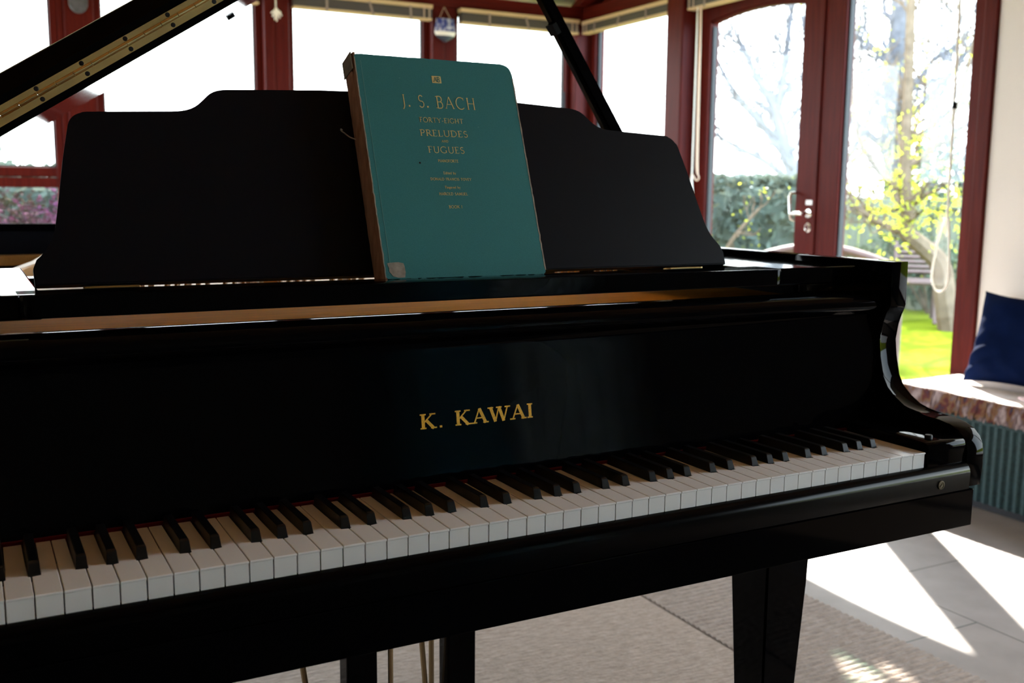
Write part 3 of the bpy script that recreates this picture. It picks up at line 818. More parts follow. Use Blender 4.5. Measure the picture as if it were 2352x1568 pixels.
def tassel():
    c = Vector((.358, 4.548, 2.0))
    root = thing('white_cord_tassel', 'small white knotted cord tassel hanging on the post left of the blind', 'tassel', tuple(c))
    bm = B(); tube(bm, [(.359, 4.556, 2.13), (.358, 4.552, 2.03)], .004, 6); obj('string', bm, WHITE_CORD, root)
    bm = B()
    lathe(bm, [(.004, .024), (.012, .014), (.014, .004), (.007, -.004)], c + Vector((0, 0, .012)), (0, 0, 1), 10)
    for dx, dz in ((-.030, .004), (.026, .010), (-.022, -.014), (.018, -.02), (.002, -.036), (-.010, -.03), (.030, -.006)):
        tube(bm, [c + Vector((0, 0, .014)), c + Vector((dx * .6, -.006, dz * .5 + .012)), c + Vector((dx, -.004, dz))], [.006, .005, .003], 6)
    obj('knot', bm, WHITE_CORD, root, smooth=True)
tassel()
bm = B(); prof = [(-.648, 2.128), (-.562, 2.128)] + [(-.605 + .043 * math.cos(a), 1.975 + .05 * math.sin(a)) for a in [0 - PI * k / 14 for k in range(15)]]
prof = [(-.648, 2.12)] + [(-.605 - .043 * math.cos(PI * k / 14), 1.972 - .046 * math.sin(PI * k / 14)) for k in range(15)] + [(-.562, 2.12)]
prism(bm, prof, 'y', 4.560, 4.589, .006)
tag(obj('felt_hanging', bm, STONE_GREY), 'dark grey round-ended felt hanging on the red post above the piano lid', 'wall ornament')
# casement stay on the window beside the corner
bm = B(); tube(bm, [(2.155, 4.60, 1.70), (2.155, 4.60, 1.20)], .012, 8); tube(bm, [(2.155, 4.60, 1.42), (2.19, 4.60, 1.42)], .006, 8); tube(bm, [(2.155, 4.60, 1.68), (2.155, 4.622, 1.68)], .006, 6); tube(bm, [(2.155, 4.60, 1.22), (2.155, 4.622, 1.22)], .006, 6)
tag(obj('window_stay', bm, SEAL), 'dark upright window bolt in front of the pane beside the corner post', 'window bolt')

# ================================================================== FLOOR COVERING
rug = thing('rug', 'beige wool rug with a ribbed border lying under the piano', 'rug', (-.9, 1.0, 0))
bm = B(); box(bm, -2.6, .385, -.9, 3.4, 0.0, .014, .004); obj('field', bm, RUG, rug)
bm = B()
NR = 210; y0, y1 = -.9, 3.4
prof = []
for i in range(NR * 6 + 1):
    y = y0 + (y1 - y0) * i / (NR * 6)
    prof.append((y, .011 + .0055 * abs(math.sin(i / 6 * PI + .35 * noise.noise((i * .07, 0, 0))))))
prof = [(y0, 0)] + prof + [(y1, 0)]
xs = [.392 + (.788 - .392) * k / 24 for k in range(25)]
rows = []
for x in xs:
    sh = .006 * noise.noise((x * 11, 3.1, 0))
    rows.append([bm.verts.new((x + (.004 * noise.noise((y * 40, 1, 0)) if x > .785 else 0), y + sh, z)) for y, z in prof])
for a, b in zip(rows, rows[1:]):
    for i in range(len(prof) - 1): bm.faces.new([a[i], a[i + 1], b[i + 1], b[i]])
bm.faces.new(rows[0]); bm.faces.new(list(reversed(rows[-1])))
obj('ribbed_border', bm, RUG, rug, smooth=True)

# ================================================================== GRAND PIANO
XR, XL = 0.117, -1.342            # outer sides of the case
TH = 0.035                        # rim thickness
XI, XJ = XR - TH, XL + TH         # inner faces
ZT = 0.984                        # top of the rim
ZB = H0 - 0.060                   # underside of the arms / rim
piano = thing('grand_piano', 'black polished grand piano with open lid standing on the beige rug', 'piano', (-.6125, .15, 0))

# --- arms: scrolled cheeks either side of the keyboard
scroll = [(.151, ZT), (.150, .918), (.153, .909), (.159, .902), (.164, .886), (.166, .862), (.164, .836), (.156, .806), (.146, .790), (.130, .777),
          (.112, .767), (.095, .7625), (.070, .7605), (.048, .7595), (.030, .7565), (.014, .751), (.004, .742), (-.002, .731), (-.0045, .718), (-.0045, .700), (-.003, ZB)]
arm_poly = scroll + [(.36, ZB), (.36, ZT)]
for a, b in ((XI, XR), (XL, XJ)):
    bm = B(); prism(bm, arm_poly, 'x', a, b, .0016, 2); obj('arm', bm, LACQUER, piano, smooth=True)

# --- rim: one bent wall from the treble side round the tail to the bass side
TAIL = 2.31
outer = ([(XR, .355), (XR, .62)] + bez((XR, .62), (XR, .92), (-.13, 1.05), (-.28, 1.34), 14)[1:]
         + bez((-.28, 1.34), (-.42, 1.62), (-.30, TAIL), (-.66, TAIL), 16)[1:] + [(-1.02, TAIL)]
         + bez((-1.02, TAIL), (-1.24, TAIL), (XL, 2.22), (XL, 2.02), 10)[1:] + [(XL, .355)])
def offset_path(path, d):
    P = [Vector(p) for p in path]; out = []
    for i, p in enumerate(P):
        t = (P[min(i + 1, len(P) - 1)] - P[max(i - 1, 0)]).normalized()
        out.append(tuple(p + Vector((-t.y, t.x)) * d))
    return out
inner = offset_path(outer, TH)
bm = B(); prism(bm, outer + list(reversed(inner)), 'z', ZB, ZT, .0016, 2); obj('rim', bm, LACQUER, piano, smooth=True)
# veneered lining inside the rim
lin_o = offset_path(outer, TH - .0005); lin_i = offset_path(outer, TH + .004)
bm = B(); prism(bm, lin_o + list(reversed(lin_i)), 'z', ZB + .1, ZT - .022); obj('rim_lining', bm, SATIN, piano)

# --- key bed, key slip, cheek blocks
bm = B(); box(bm, XL + .026, XR - .0255, -.012, .34, H0 - .1150, ZB - .0008, .0015); obj('key_bed', bm, LACQUER, piano)
bm = B(); box(bm, XL + .06, XR - .06, .34, 1.0, H0 - .085, ZB - .001); box(bm, -1.05, -.45, 1.0, 2.0, H0 - .085, ZB - .001); obj('underframe', bm, LACQUER, piano)
slip = [(.006, ZB + .0005), (-.012, ZB + .0005), (-.012, .694), (-.0112, .699), (-.0085, .7035), (-.005, .7065), (-.001, .708), (.006, .708)]
bm = B(); prism(bm, slip, 'x', XJ + .0005, XI - .0005, .0008, 1); slipo = obj('key_slip', bm, principled('rubbed_lacquer', (0.0012, 0.0012, 0.0016), rough=0.2, spec=0.05), piano, smooth=True)
bm = B(); lathe(bm, [(.0062, 0), (.0062, .0008), (.0052, .0010), (.0050, .0004)], (.021, -.0122, .6835), (0, -1, 0), 24)
prism(bm, [(.0185, .6815), (.0192, .6808), (.0235, .6855), (.0228, .6862)], 'y', -.0134, -.0126); obj('screw_cap', bm, principled('dull_brass', (.10, .075, .04), .5, metal=.6), slipo)
for x0, x1 in ((.0035, XI - .0008), (XJ + .0008, -1.2285)):
    pb = round_poly([(-.001, .708), (.160, .708), (.160, .745), (-.001, .742)], [0, 0, 0, .010])
    bm = B(); prism(bm, pb, 'x', x0, x1, .0016, 2); blk = obj('cheek_block', bm, LACQUER, piano, smooth=True)
    bm = B(); xc = (x0 + x1) / 2
    lathe(bm, [(.0055, -.001), (.0055, .0035), (.0048, .0050), (.002, .0054)], (xc - .012, .022, .7425), (0, 0, 1), 18); obj('knob', bm, SCREW, blk, smooth=True)

# --- keys
WP = 0.023558
def sharp_offset(n):
    return {2: .0035, 3: 0.0, 4: -.0035, 6: .0030, 0: -.0030}.get(n % 7)
SHW = 0.0128
bounds = {n: (-WP * n + sharp_offset(n)) for n in range(2, 52) if sharp_offset(n) is not None}
for k in range(52):
    xr = -WP * k - .0005; xl = -WP * (k + 1) + .0005
    nr, nl = k, k + 1
    yc, ye = .0500, .149
    r_in = bounds[nr] - SHW / 2 if nr in bounds else None
    l_in = bounds[nl] + SHW / 2 if nl in bounds else None
    poly = [(xl, 0.0), (xr, 0.0)]
    if r_in is not None: poly += [(xr, yc), (r_in, yc), (r_in, ye)]
    else: poly += [(xr, ye)]
    if l_in is not None: poly += [(l_in, ye), (l_in, yc), (xl, yc)]
    else: poly += [(xl, ye)]
    bm = B(); prism(bm, poly, 'z', H0 - .0026, H0, .0007, 2)
    box(bm, xl + .0002, xr - .0002, .0014, .05, H0 - .0225, H0 - .0026)
    obj('white_key', bm, KEY_WHITE, piano)
for n, xc in bounds.items():
    bm = B()
    wb, wt = .0054, .0046
    z0, z1 = H0 - .006, H0 + .0118
    yb0, yb1 = .0515, .149
    def ring(y, z, w): return [bm.verts.new((xc - w, y, z)), bm.verts.new((xc + w, y, z))]
    a = ring(yb0, z0, wb + .0003); b = ring(yb0 + .0012, H0 + .001, wb); c = ring(yb0 + .0052, z1 - .0012, wt); d = ring(yb0 + .0078, z1, wt - .0006)
    e = ring(yb1, z1 - .0012, wt - .0004); f = ring(yb1, z0, wb + .0003)
    seq = [a, b, c, d, e, f]
    for p, q in zip(seq, seq[1:]): bm.faces.new([p[0], p[1], q[1], q[0]])
    bm.faces.new([f[0], f[1], a[1], a[0]])
    for s in (0, 1):
        bm.faces.new([q[s] for q in seq])
    bmesh.ops.bevel(bm, geom=[ed for ed in bm.edges], offset=.0005, segments=2, affect='EDGES')
    obj('black_key', bm, BLACK_KEY, piano)
bm = B(); box(bm, XJ + .001, XI - .001, .1485, .1535, .712, H0 + .0035, .001); obj('name_felt', bm, FELT_RED, piano)
bm = B(); box(bm, -1.228, .003, .006, .145, .674, .706); obj('key_frame', bm, KEY_BODY, piano)

# --- fallboard, open, with the maker's name
fbp = [(.1555, .731), (.1582, .750), (.1601, .764), (.1620, .778), (.1637, .790), (.1656, .804), (.1679, .820), (.1704, .838), (.1741, .865), (.1780, .893), (.1765, .903),
       (.1700, .9075), (.1655, .9120), (.1640, .918), (.1655, .9245), (.1700, .929), (.1780, .9335), (.190, .936), (.206, .9365), (.212, .934), (.212, .88), (.190, .80), (.178, .731)]
bm = B(); prism(bm, fbp, 'x', XJ + .001, XI - .001, .0008, 1); fb = obj('fallboard', bm, LACQUER, piano, smooth=True)
bm = B()
def fb_pt(u, v, h):
    # face between (.1690,.795) and (.1735,.812): follow the profile
    pr = fbp[1:9]
    for (ya, za), (yb, zb) in zip(pr, pr[1:]):
        if za <= v <= zb:
            t = (v - za) / (zb - za); return (u, ya + (yb - ya) * t - h, v)
    return (u, .17 - h, v)
lettering(bm, 'K. KAWAI', -.6925, .7992, .0182, .1545, fb_pt, T=.19, t=.08, sp=.20, th=.0004, serif_h=.09)
obj('brand_lettering', bm, GOLD_LEAF, fb)

# --- music shelf: side boards, front bar and the desk
for x0, x1 in ((-.127, XI - .001), (XJ + .001, -1.098)):
    bm = B()
    box(bm, x0, x1, .212, .62, .9480, .9745, .003); obj('shelf_board', bm, LACQUER, piano)
bar = round_poly([(-1.122, .196), (-.093, .196), (-.093, .258), (-1.122, .258)], [.014, .014, 0, 0])
bm = B(); prism(bm, bar, 'z', .9510, .9750, .0015, 2); obj('shelf_bar', bm, LACQUER, piano, smooth=True)
bm = B(); box(bm, -1.097, -.128, .262, .306, .9500, .9603, .002); box(bm, -1.097, -.128, .56, .60, .950, .964, .002); obj('shelf_rail', bm, LACQUER, piano)
for x0 in (-1.096, -.150):
    bm = B(); box(bm, x0, x0 + .021, .255, .268, .9515, .9598, .001); obj('shelf_bracket', bm, LACQUER, piano)

# desk panel (leans back 21 degrees)
TL = math.radians(21); DC = -.6125; DY, DZ = .290, .9735
half = [(.4875, .004), (.4880, .024), (.4840, .034)]
half += bez((.4840, .034), (.472, .044), (.466, .056), (.462, .072), 6)[1:]
half += [(.4560, .105), (.4480, .155), (.4410, .190)]
half += bez((.4410, .190), (.4385, .2065), (.432, .2125), (.418, .2140), 8)[1:]
half += [(.3200, .2190)]
half += bez((.3200, .2190), (.296, .2205), (.290, .228), (.280, .238), 7)[1:]
half += bez((.280, .238), (.272, .2470), (.266, .2500), (.252, .2515), 6)[1:]
half += [(.130, .2580), (.040, .2600)]
outl = [(DC + u, v) for u, v in half] + [(DC - u, v) for u, v in reversed(half)]
def desk_pt(u, v, h):
    """u across, v up the slope, h out of the face towards the player"""
    return (u, DY + v * math.sin(TL) - h * math.cos(TL), DZ + v * math.cos(TL) + h * math.sin(TL))
def desk_prism(bm, poly, h0, h1, bev=0.0, seg=2):
    lo = [bm.verts.new(desk_pt(u, v, h0)) for u, v in poly]; hi = [bm.verts.new(desk_pt(u, v, h1)) for u, v in poly]
    n = len(poly); fs = [bm.faces.new(lo), bm.faces.new(list(reversed(hi)))]
    for i in range(n): fs.append(bm.faces.new([lo[i], hi[i], hi[(i + 1) % n], lo[(i + 1) % n]]))
    if bev > 0: bmesh.ops.bevel(bm, geom=list(set(list(fs[0].edges) + list(fs[1].edges))), offset=bev, segments=seg, affect='EDGES')
bm = B(); desk_prism(bm, outl, -.014, 0, .0015); obj('music_desk', bm, SATIN, piano, smooth=True)
for xx in (-1.02, -.6125, -.205):
    bm = B(); box(bm, xx - .03, xx + .03, .286, .305, .9604, .9745, .001); obj('desk_hinge', bm, BRASS, piano)

# --- iron frame, soundboard, strings and pins inside
ins = offset_path(outer, TH + .006)
bm = B(); prism(bm, ins, 'z', .835, .842); obj('soundboard', bm, SPRUCE, piano)
bm = B()
prism(bm, [(XI - .02, .621), (XI - .02, .78), (-.20, .82), (-.80, .90), (-1.06, .96), (XJ + .02, 1.0), (XJ + .02, .621)], 'z', .905, .925, .004)
for (xa, ya), (xb, yb) in (((-.30, .62), (-.42, 1.30)), ((-.72, .74), (-.80, 2.0)), ((XJ + .05, .9), (XJ + .06, 2.05))):
    d = Vector((xb - xa, yb - ya)).normalized(); p = Vector((-d.y, d.x)) * .016
    prism(bm, [(xa + p.x, ya + p.y), (xa - p.x, ya - p.y), (xb - p.x, yb - p.y), (xb + p.x, yb + p.y)], 'z', .885, .935, .004)
ring_o = offset_path(outer, TH + .008); ring_i = offset_path(outer, TH + .085)
prism(bm, ring_o + list(reversed(ring_i)), 'z', .872, .898, .003)
prism(bm, [(-1.150, .985), (-1.128, .985), (-1.020, 1.455), (-.985, 1.70), (-1.004, 1.70), (-1.040, 1.455)], 'z', .850, .930, .003)
obj('iron_frame', bm, GOLD_PAINT, piano)
bm = B(); box(bm, XJ + .004, XI - .004, .225, .618, .880, .9150, .002); obj('pin_block', bm, AMBER_WOOD, piano)
bm = B()
for i in range(22, 88):
    x = XJ + .06 + (XI - XJ - .12) * i / 87
    tube(bm, [(x, .64, .944), (x - .02 - .10 * (i / 87), 1.0 + 1.1 * (1 - i / 87) ** 1.4, .914)], .0008 + .0012 * (1 - i / 87), 4)
o = obj('strings', bm, STEEL, piano); o['kind'] = 'stuff'
bm = B()
for i in range(22, 88):
    for r in range(2):
        x = XJ + .06 + (XI - XJ - .12) * (i + .5 * r) / 88
        tube(bm, [(x, .65 + .03 * r + .06 * ((i // 3) % 2), .925), (x, .645 + .03 * r + .06 * ((i // 3) % 2), .952)], .0034, 6)
o = obj('tuning_pins', bm, STEEL, piano); o['kind'] = 'stuff'

# --- lid: main leaf hinged on the bass side, front flap folded back on it
LA = math.atan(.638); L0 = Vector((XL, 0, 1.0045)); YF = .50
CA, SA = math.cos(LA), math.sin(LA); LT = .0206
def lid_pt(s, y, h):
    """s up the slope from the bass edge, h above the underside"""
    return (L0.x + s * CA - h * SA, y, L0.z + s * SA + h * CA)
def slab(bm, poly, h0, h1, fn, bev=.0015):
    lo = [bm.verts.new(fn(s, y, h0)) for s, y in poly]; hi = [bm.verts.new(fn(s, y, h1)) for s, y in poly]
    n = len(poly); fs = [bm.faces.new(lo), bm.faces.new(list(reversed(hi)))]
    for i in range(n): fs.append(bm.faces.new([lo[i], hi[i], hi[(i + 1) % n], lo[(i + 1) % n]]))
    bmesh.ops.bevel(bm, geom=list(set(list(fs[0].edges) + list(fs[1].edges))), offset=bev, segments=2, affect='EDGES')
lid_out = offset_path(outer, -.012)
poly = [(0, YF), (XR + .012 - XL, YF)] + [(x - XL, y) for x, y in lid_out if y > YF + .02 and not (x < XL and y < 2.0)] + [(0, 2.0)]
bm = B(); slab(bm, poly, 0, LT, lid_pt); lid = obj('lid', bm, LACQUER, piano, smooth=True)
FB = 0.0
def flap_pt(s, t, h):
    """flap coordinates: t back from the hinge, h above its lower face; tilted up by FB about the hinge line"""
    return lid_pt(s, YF + t * math.cos(FB) - h * math.sin(FB), LT + .0006 + t * math.sin(FB) + h * math.cos(FB))
bm = B(); 
sec = [(0, 0), (0, LT - .001), (.0015, LT), (.009, .0400), (.012, .0425), (.018, .0435), (.355, .0435), (.365, .038), (.365, .034), (.040, .034), (.030, .0)]
lo = [bm.verts.new(flap_pt(0, t, h)) for t, h in sec]; hi = [bm.verts.new(flap_pt(XR + .012 - XL, t, h)) for t, h in sec]
bm.faces.new(lo); bm.faces.new(list(reversed(hi)))
for i in range(len(sec)): bm.faces.new([lo[i], hi[i], hi[(i + 1) % len(sec)], lo[(i + 1) % len(sec)]])
flap = obj('lid_flap', bm, LACQUER, piano, smooth=True)
# piano hinge
SL = (XR + .012 - XL)
bm = B()
def hb(bm, s0, s1, y0, y1, h0, h1, fn):
    v = [bm.verts.new(fn(s, y, h)) for h in (h0, h1) for y in (y0, y1) for s in (s0, s1)]
    for q in ((0, 2, 3, 1), (4, 5, 7, 6), (0, 1, 5, 4), (2, 6, 7, 3), (0, 4, 6, 2), (1, 3, 7, 5)): bm.faces.new([v[i] for i in q])
hb(bm, .02, SL - .02, YF - .0012, YF + .0005, LT - .0114, LT - .0006, lid_pt)
hb(bm, .02, SL - .02, -.0012, .0005, .0006, .0100, flap_pt)
k = 0; s = .02
while s < SL - .03:
    a = Vector(lid_pt(s + .0006, YF - .0022, LT + .0003)); b = Vector(lid_pt(s + .0254, YF - .0022, LT + .0003))
    tube(bm, [a, b], .0034, 10); s += .026
hinge = obj('hinge', bm, BRASS, lid, smooth=True)
i = 0
for row in (0, 1):
    for j in range(20):
        s = .062 + .0646 * j * 1.0 + (.0 if row else .0)
        if s > SL - .04: continue
        bm = B()
        if row == 0: c = lid_pt(s + .0135, YF - .0011, LT - .0072)
        else: c = flap_pt(s + .0145, -.0011, .0064)
        lathe(bm, [(.0031, 0), (.0031, .0006), (.0022, .0009)], c, (0, -1, 0), 12); obj('screw', bm, SCREW, hinge)
# rubber buttons under the lid
for s, y in ((.30, 2.0), (.92, 1.62), (1.10, 1.0)):
    bm = B(); a = Vector(lid_pt(s, y, 0)); lathe(bm, [(.011, .0), (.011, .006), (.009, .008)], a, (SA, 0, -CA), 12); obj('rubber_button', bm, RUBBER, lid)

# --- lid prop
pb, pt = Vector((.080, .672, .958)), Vector((-.372, .672, 1.618))
dirp = (pt - pb).normalized(); nrm = Vector((dirp.z, 0, -dirp.x))
bm = B()
def stick(bm, stations, y0, y1):
    """stations: (distance along, left offset, right offset)"""
    ring = []
    for d, l, r in stations:
        c = pb + dirp * d
        ring.append([bm.verts.new((c + nrm * q).to_tuple()[:1] + (y,) + (c + nrm * q).to_tuple()[2:]) for q, y in ((-l, y0), (r, y0), (r, y1), (-l, y1))])
    for a, b in zip(ring, ring[1:]):
        for i in range(4): bm.faces.new([a[i], a[(i + 1) % 4], b[(i + 1) % 4], b[i]])
    bm.faces.new(ring[0]); bm.faces.new(ring[-1])
Lp = (pt - pb).length
stick(bm, [(0, .013, .013), (Lp * .9, .0115, .0105), (Lp, .008, .007)], .662, .682)
bmesh.ops.bevel(bm, geom=bm.edges[:], offset=.003, segments=2, affect='EDGES')
prop = obj('lid_prop', bm, LACQUER, piano, smooth=True)
bm = B(); stick(bm, [(.0, .030, -.012), (.20, .0265, -.012), (.32, .018, -.011), (.505, .0155, -.010), (.525, .014, -.010)], .665, .680)
bmesh.ops.bevel(bm, geom=bm.edges[:], offset=.002, segments=2, affect='EDGES'); obj('short_prop', bm, LACQUER, prop, smooth=True)
bm = B(); stick(bm, [(.500, .0175, -.008), (.520, .0175, -.008)], .660, .684); obj('prop_sleeve', bm, RUBBER, prop)
bm = B(); box(bm, .045, XI - .001, .640, .704, .930, .962, .003); obj('prop_socket', bm, BRASS_DARK, piano)

# --- legs, pedal lyre
def leg(cx, cy, zt, w0=.088, w1=.047):
    bm = B(); rings = []
    for z, w in ((.062, w1), (.085, w1), (.50, w0 * .93), (zt, w0)):
        rings.append([bm.verts.new((cx + a * w / 2, cy + b * w / 2, z)) for a, b in ((-1, -1), (1, -1), (1, 1), (-1, 1))])
    for a, b in zip(rings, rings[1:]):
        for i in range(4): bm.faces.new([a[i], a[(i + 1) % 4], b[(i + 1) % 4], b[i]])
    bm.faces.new(rings[0]); bm.faces.new(rings[-1])
    bmesh.ops.bevel(bm, geom=bm.edges[:], offset=.003, segments=2, affect='EDGES')
    o = obj('leg', bm, LACQUER, piano)
    bm = B(); lathe(bm, [(.022, .048), (.024, .062)], (cx, cy, 0), (0, 0, 1), 14)
    lathe(bm, [(.012, -.009), (.0235, -.008), (.0235, .008), (.012, .009)], (cx, cy, .0375), (1, 0, 0), 18); obj('caster', bm, BRASS, o)
leg(-.100, .192, H0 - .1152); leg(-1.125, .192, H0 - .1152); leg(-.86, 2.02, H0 - .085)
bm = B(); box(bm, -.745, -.480, .372, .46, .615, .645, .003); obj('lyre_head', bm, LACQUER, piano)
for x0 in (-.716, -.556):
    bm = B(); prism(bm, [(x0, .615), (x0 + .047, .615), (x0 + .047, .14), (x0, .14)], 'y', .385, .420, .003); obj('lyre_post', bm, LACQUER, piano)
bm = B(); box(bm, -.755, -.470, .335, .475, .085, .142, .004); lyre = obj('lyre_box', bm, LACQUER, piano)
for x in (-.6125 - .07, -.6125, -.6125 + .07):
    bm = B(); prism(bm, round_poly([(x - .011, .20), (x + .011, .20), (x + .011, .345), (x - .011, .345)], [.010, .010, 0, 0]), 'z', .096, .106, .002); obj('pedal', bm, BRASS, lyre)
for x in (-.644, -.578):
    bm = B(); tube(bm, [(x, .398, .142), (x, .398, .640)], .0042, 8); obj('pedal_rod', bm, BRASS_DARK, piano, smooth=True)
for xa, xb in ((-.574, -.610), (-.840, -.700)):
    bm = B(); tube(bm, [((-.592 if xa > -.7 else -.792), .44, .60), ((-.560 if xa > -.7 else -.735), .66 if False else .43, .142)], .0045, 8); obj('lyre_brace', bm, BRASS_DARK, piano, smooth=True)

# ================================================================== THE BOOK
BX0, BX1, BH = -.7090, -.4715, .3060
BT = .0386                          # from the desk face to the front of the cover
book = thing('music_book', 'large green cloth-bound music volume with gold lettering standing on the music desk', 'book', (-.59, .26, .975))
def bk(u, v, h): return desk_pt(u, v - .0111, h)
def slab_b(bm, poly, h0, h1, bev=.0008):
    lo = [bm.verts.new(bk(u, v, h0)) for u, v in poly]; hi = [bm.verts.new(bk(u, v, h1)) for u, v in poly]
    n = len(poly); fs = [bm.faces.new(lo), bm.faces.new(list(reversed(hi)))]
    for i in range(n): fs.append(bm.faces.new([lo[i], hi[i], hi[(i + 1) % n], lo[(i + 1) % n]]))
    if bev: bmesh.ops.bevel(bm, geom=list(set(list(fs[0].edges) + list(fs[1].edges))), offset=bev, segments=2, affect='EDGES')
def worn(x0, x1, y0, y1, rr, amp=.0006, seed=0):
    base = round_poly([(x0, y0), (x1, y0), (x1, y1), (x0, y1)], rr, 5)
    out = []
    for i, p in enumerate(base):
        q = base[(i + 1) % len(base)]; p = Vector(p); q = Vector(q); n = max(1, int((q - p).length / .006))
        for k in range(n):
            r = p.lerp(q, k / n); out.append((r.x + amp * noise.noise((r.x * 180 + seed, r.y * 180, 0)), r.y + amp * noise.noise((r.x * 180, r.y * 180, 5 + seed))))
    return out
bm = B(); slab_b(bm, worn(BX0 + .0055, BX1, -.002, BH - .001, [.003, .006, .016, .004]), BT - .0032, BT); obj('front_cover', bm, BOOK_CLOTH, book)
bm = B(); slab_b(bm, worn(BX0 + .0055, BX1, -.002, BH - .001, [.003, .006, .016, .004], seed=9), .0008, .0040); obj('back_cover', bm, BOOK_CLOTH, book)
bm = B(); slab_b(bm, [(BX0 + .006, .002), (BX1 - .004, .002), (BX1 - .004, BH - .005), (BX0 + .006, BH - .005)], .0042, BT - .0034, 0); obj('page_block', bm, PAGES, book)
# spine: slightly hollow-backed strip of worn brown cloth
bm = B(); rows = []
for i in range(45):
    v = -.002 + (BH + .003) * i / 44
    row = []
    for j in range(13):
        t = j / 12; h = .0006 + (BT - .0008) * t
        bulge = .0030 * math.sin(PI * t) + .0005 * noise.noise((v * 120, t * 6, 2)) - (.0016 if 8.4 < j < 9.6 else 0)
        row.append((BX0 + .0050 - bulge, v + (.0014 * noise.noise((t * 9, i, 4)) if i in (0, 44) else 0), h))
    rows.append(row)
VV = [[bm.verts.new(bk(*p)) for p in r] for r in rows]
VB = [[bm.verts.new(bk(BX0 + .0075, p[1], p[2])) for p in r] for r in rows]
for i in range(44):
    for j in range(12):
        bm.faces.new([VV[i][j], VV[i][j + 1], VV[i + 1][j + 1], VV[i + 1][j]]); bm.faces.new([VB[i][j], VB[i + 1][j], VB[i + 1][j + 1], VB[i][j + 1]])
    bm.faces.new([VV[i][0], VV[i + 1][0], VB[i + 1][0], VB[i][0]]); bm.faces.new([VV[i][12], VB[i][12], VB[i + 1][12], VV[i + 1][12]])
for i in (0, 44):
    for j in range(12): bm.faces.new([VV[i][j], VV[i][j + 1], VB[i][j + 1], VB[i][j]])
spine = obj('spine', bm, SPINE, book, smooth=True)
bm = B(); slab_b(bm, [(BX0 + .0013, BH - .022), (BX0 + .0024, BH - .022), (BX0 + .0024, BH + .0015), (BX0 + .0013, BH + .0015)], .004, BT - .001, 0); obj('spine_cap', bm, principled('worn_spine_cap', (.20, .165, .13), .9, color2=(.12, .11, .09), noise_scale=80), spine)
for k in range(9):
    bm = B(); a = random.uniform(.006, .03)
    tube(bm, [bk(BX0 + .004, BH, a), bk(BX0 + .002 + random.uniform(-.004, .003), BH + random.uniform(.002, .007), a + random.uniform(-.005, .005))], [.0004, .0002], 4); obj('frayed_thread', bm, LABEL, spine)
# pale hinge groove and worn edges
bm = B(); slab_b(bm, [(BX0 + .0135, .006), (BX0 + .0143, .006), (BX0 + .0143, BH - .01), (BX0 + .0135, BH - .01)], BT - .0002, BT + .0002, 0); obj('cover_crease', bm, principled('worn_green_cloth', (.10, .25, .24), .9), book)
e_ = worn(BX1 - .0012, BX1 + .0006, .004, BH - .022, 0, .0009, 3)
bm = B(); slab_b(bm, e_, BT - .0034, BT + .0002, 0); obj('worn_edge', bm, LABEL, book)
e_ = worn(BX0 + .0052, BX0 + .0066, .0, BH - .006, 0, .0010, 6)
bm = B(); slab_b(bm, e_, BT - .0034, BT + .0003, 0); obj('worn_edge', bm, LABEL, book)
# paper label at the foot
lab = [(-.6990, .0185), (-.6945, .0192), (-.6840, .0196), (-.6772, .0180), (-.6762, .0140), (-.6758, .0060), (-.6775, -.0006), (-.6860, -.0010), (-.6930, .0010), (-.6962, .0055), (-.6978, .0070), (-.6972, .0120), (-.6985, .0150)]
bm = B(); slab_b(bm, lab, BT - .0002, BT + .0004, 0); obj('paper_label', bm, LABEL, book)
bm = B(); lathe(bm, [(.0014, 0), (.0012, .0004)], bk(-.6328, .1545, BT), Vector(desk_pt(0, 0, 1)) - Vector(desk_pt(0, 0, 0)), 10); obj('ink_spot', bm, SCREW, book)
# gold lettering: text, left, baseline, cap height, width
bm = B()
cp = lambda u, v, h: bk(u, v, BT + h)
for s, l, b_, c_, w_, T_, t_, sp_ in (
        ('J. S. BACH', -.6450, .2335, .0172, .1075, .085, .045, .16), ('FORTY-EIGHT', -.6240, .2124, .0067, .0640, .11, .06, .12),
        ('PRELUDES', -.6262, .1928, .0087, .0697, .105, .055, .12), ('AND', -.5968, .1845, .0030, .0100, .13, .09, .14),
        ('FUGUES', -.6182, .1692, .0089, .0528, .105, .055, .12), ('PIANOFORTE', -.6062, .1562, .0036, .0293, .14, .09, .12),
        ('Edited by', -.6012, .1393, .0034, .0179, .13, .09, .10), ('DONALD FRANCIS TOVEY', -.6213, .1306, .0034, .0593, .14, .085, .12),
        ('Fingered by', -.6022, .1192, .0034, .0219, .13, .09, .10), ('HAROLD SAMUEL', -.6120, .1099, .0036, .0411, .14, .085, .12),
        ('BOOK I', -.6010, .0917, .0039, .0192, .14, .085, .14)):
    lettering(bm, s, l, b_, c_, w_, cp, T=T_, t=t_, sp=sp_, th=.0003)
obj('cover_lettering', bm, BOOK_GOLD, book)
bm = B()
slab_b(bm, [(-.5967, .2700), (-.5832, .2700), (-.5832, .2802), (-.5967, .2802)], BT - .0002, BT + .0003, 0); logo = obj('publisher_mark', bm, BOOK_GOLD, book)
bm = B(); lettering(bm, 'AB', -.5948, .2716, .0070, .0098, lambda u, v, h: cp(u, v, h + .0003), T=.15, t=.09, sp=-.08, th=.0003)
obj('mark_lettering', bm, BOOK_CLOTH, logo)
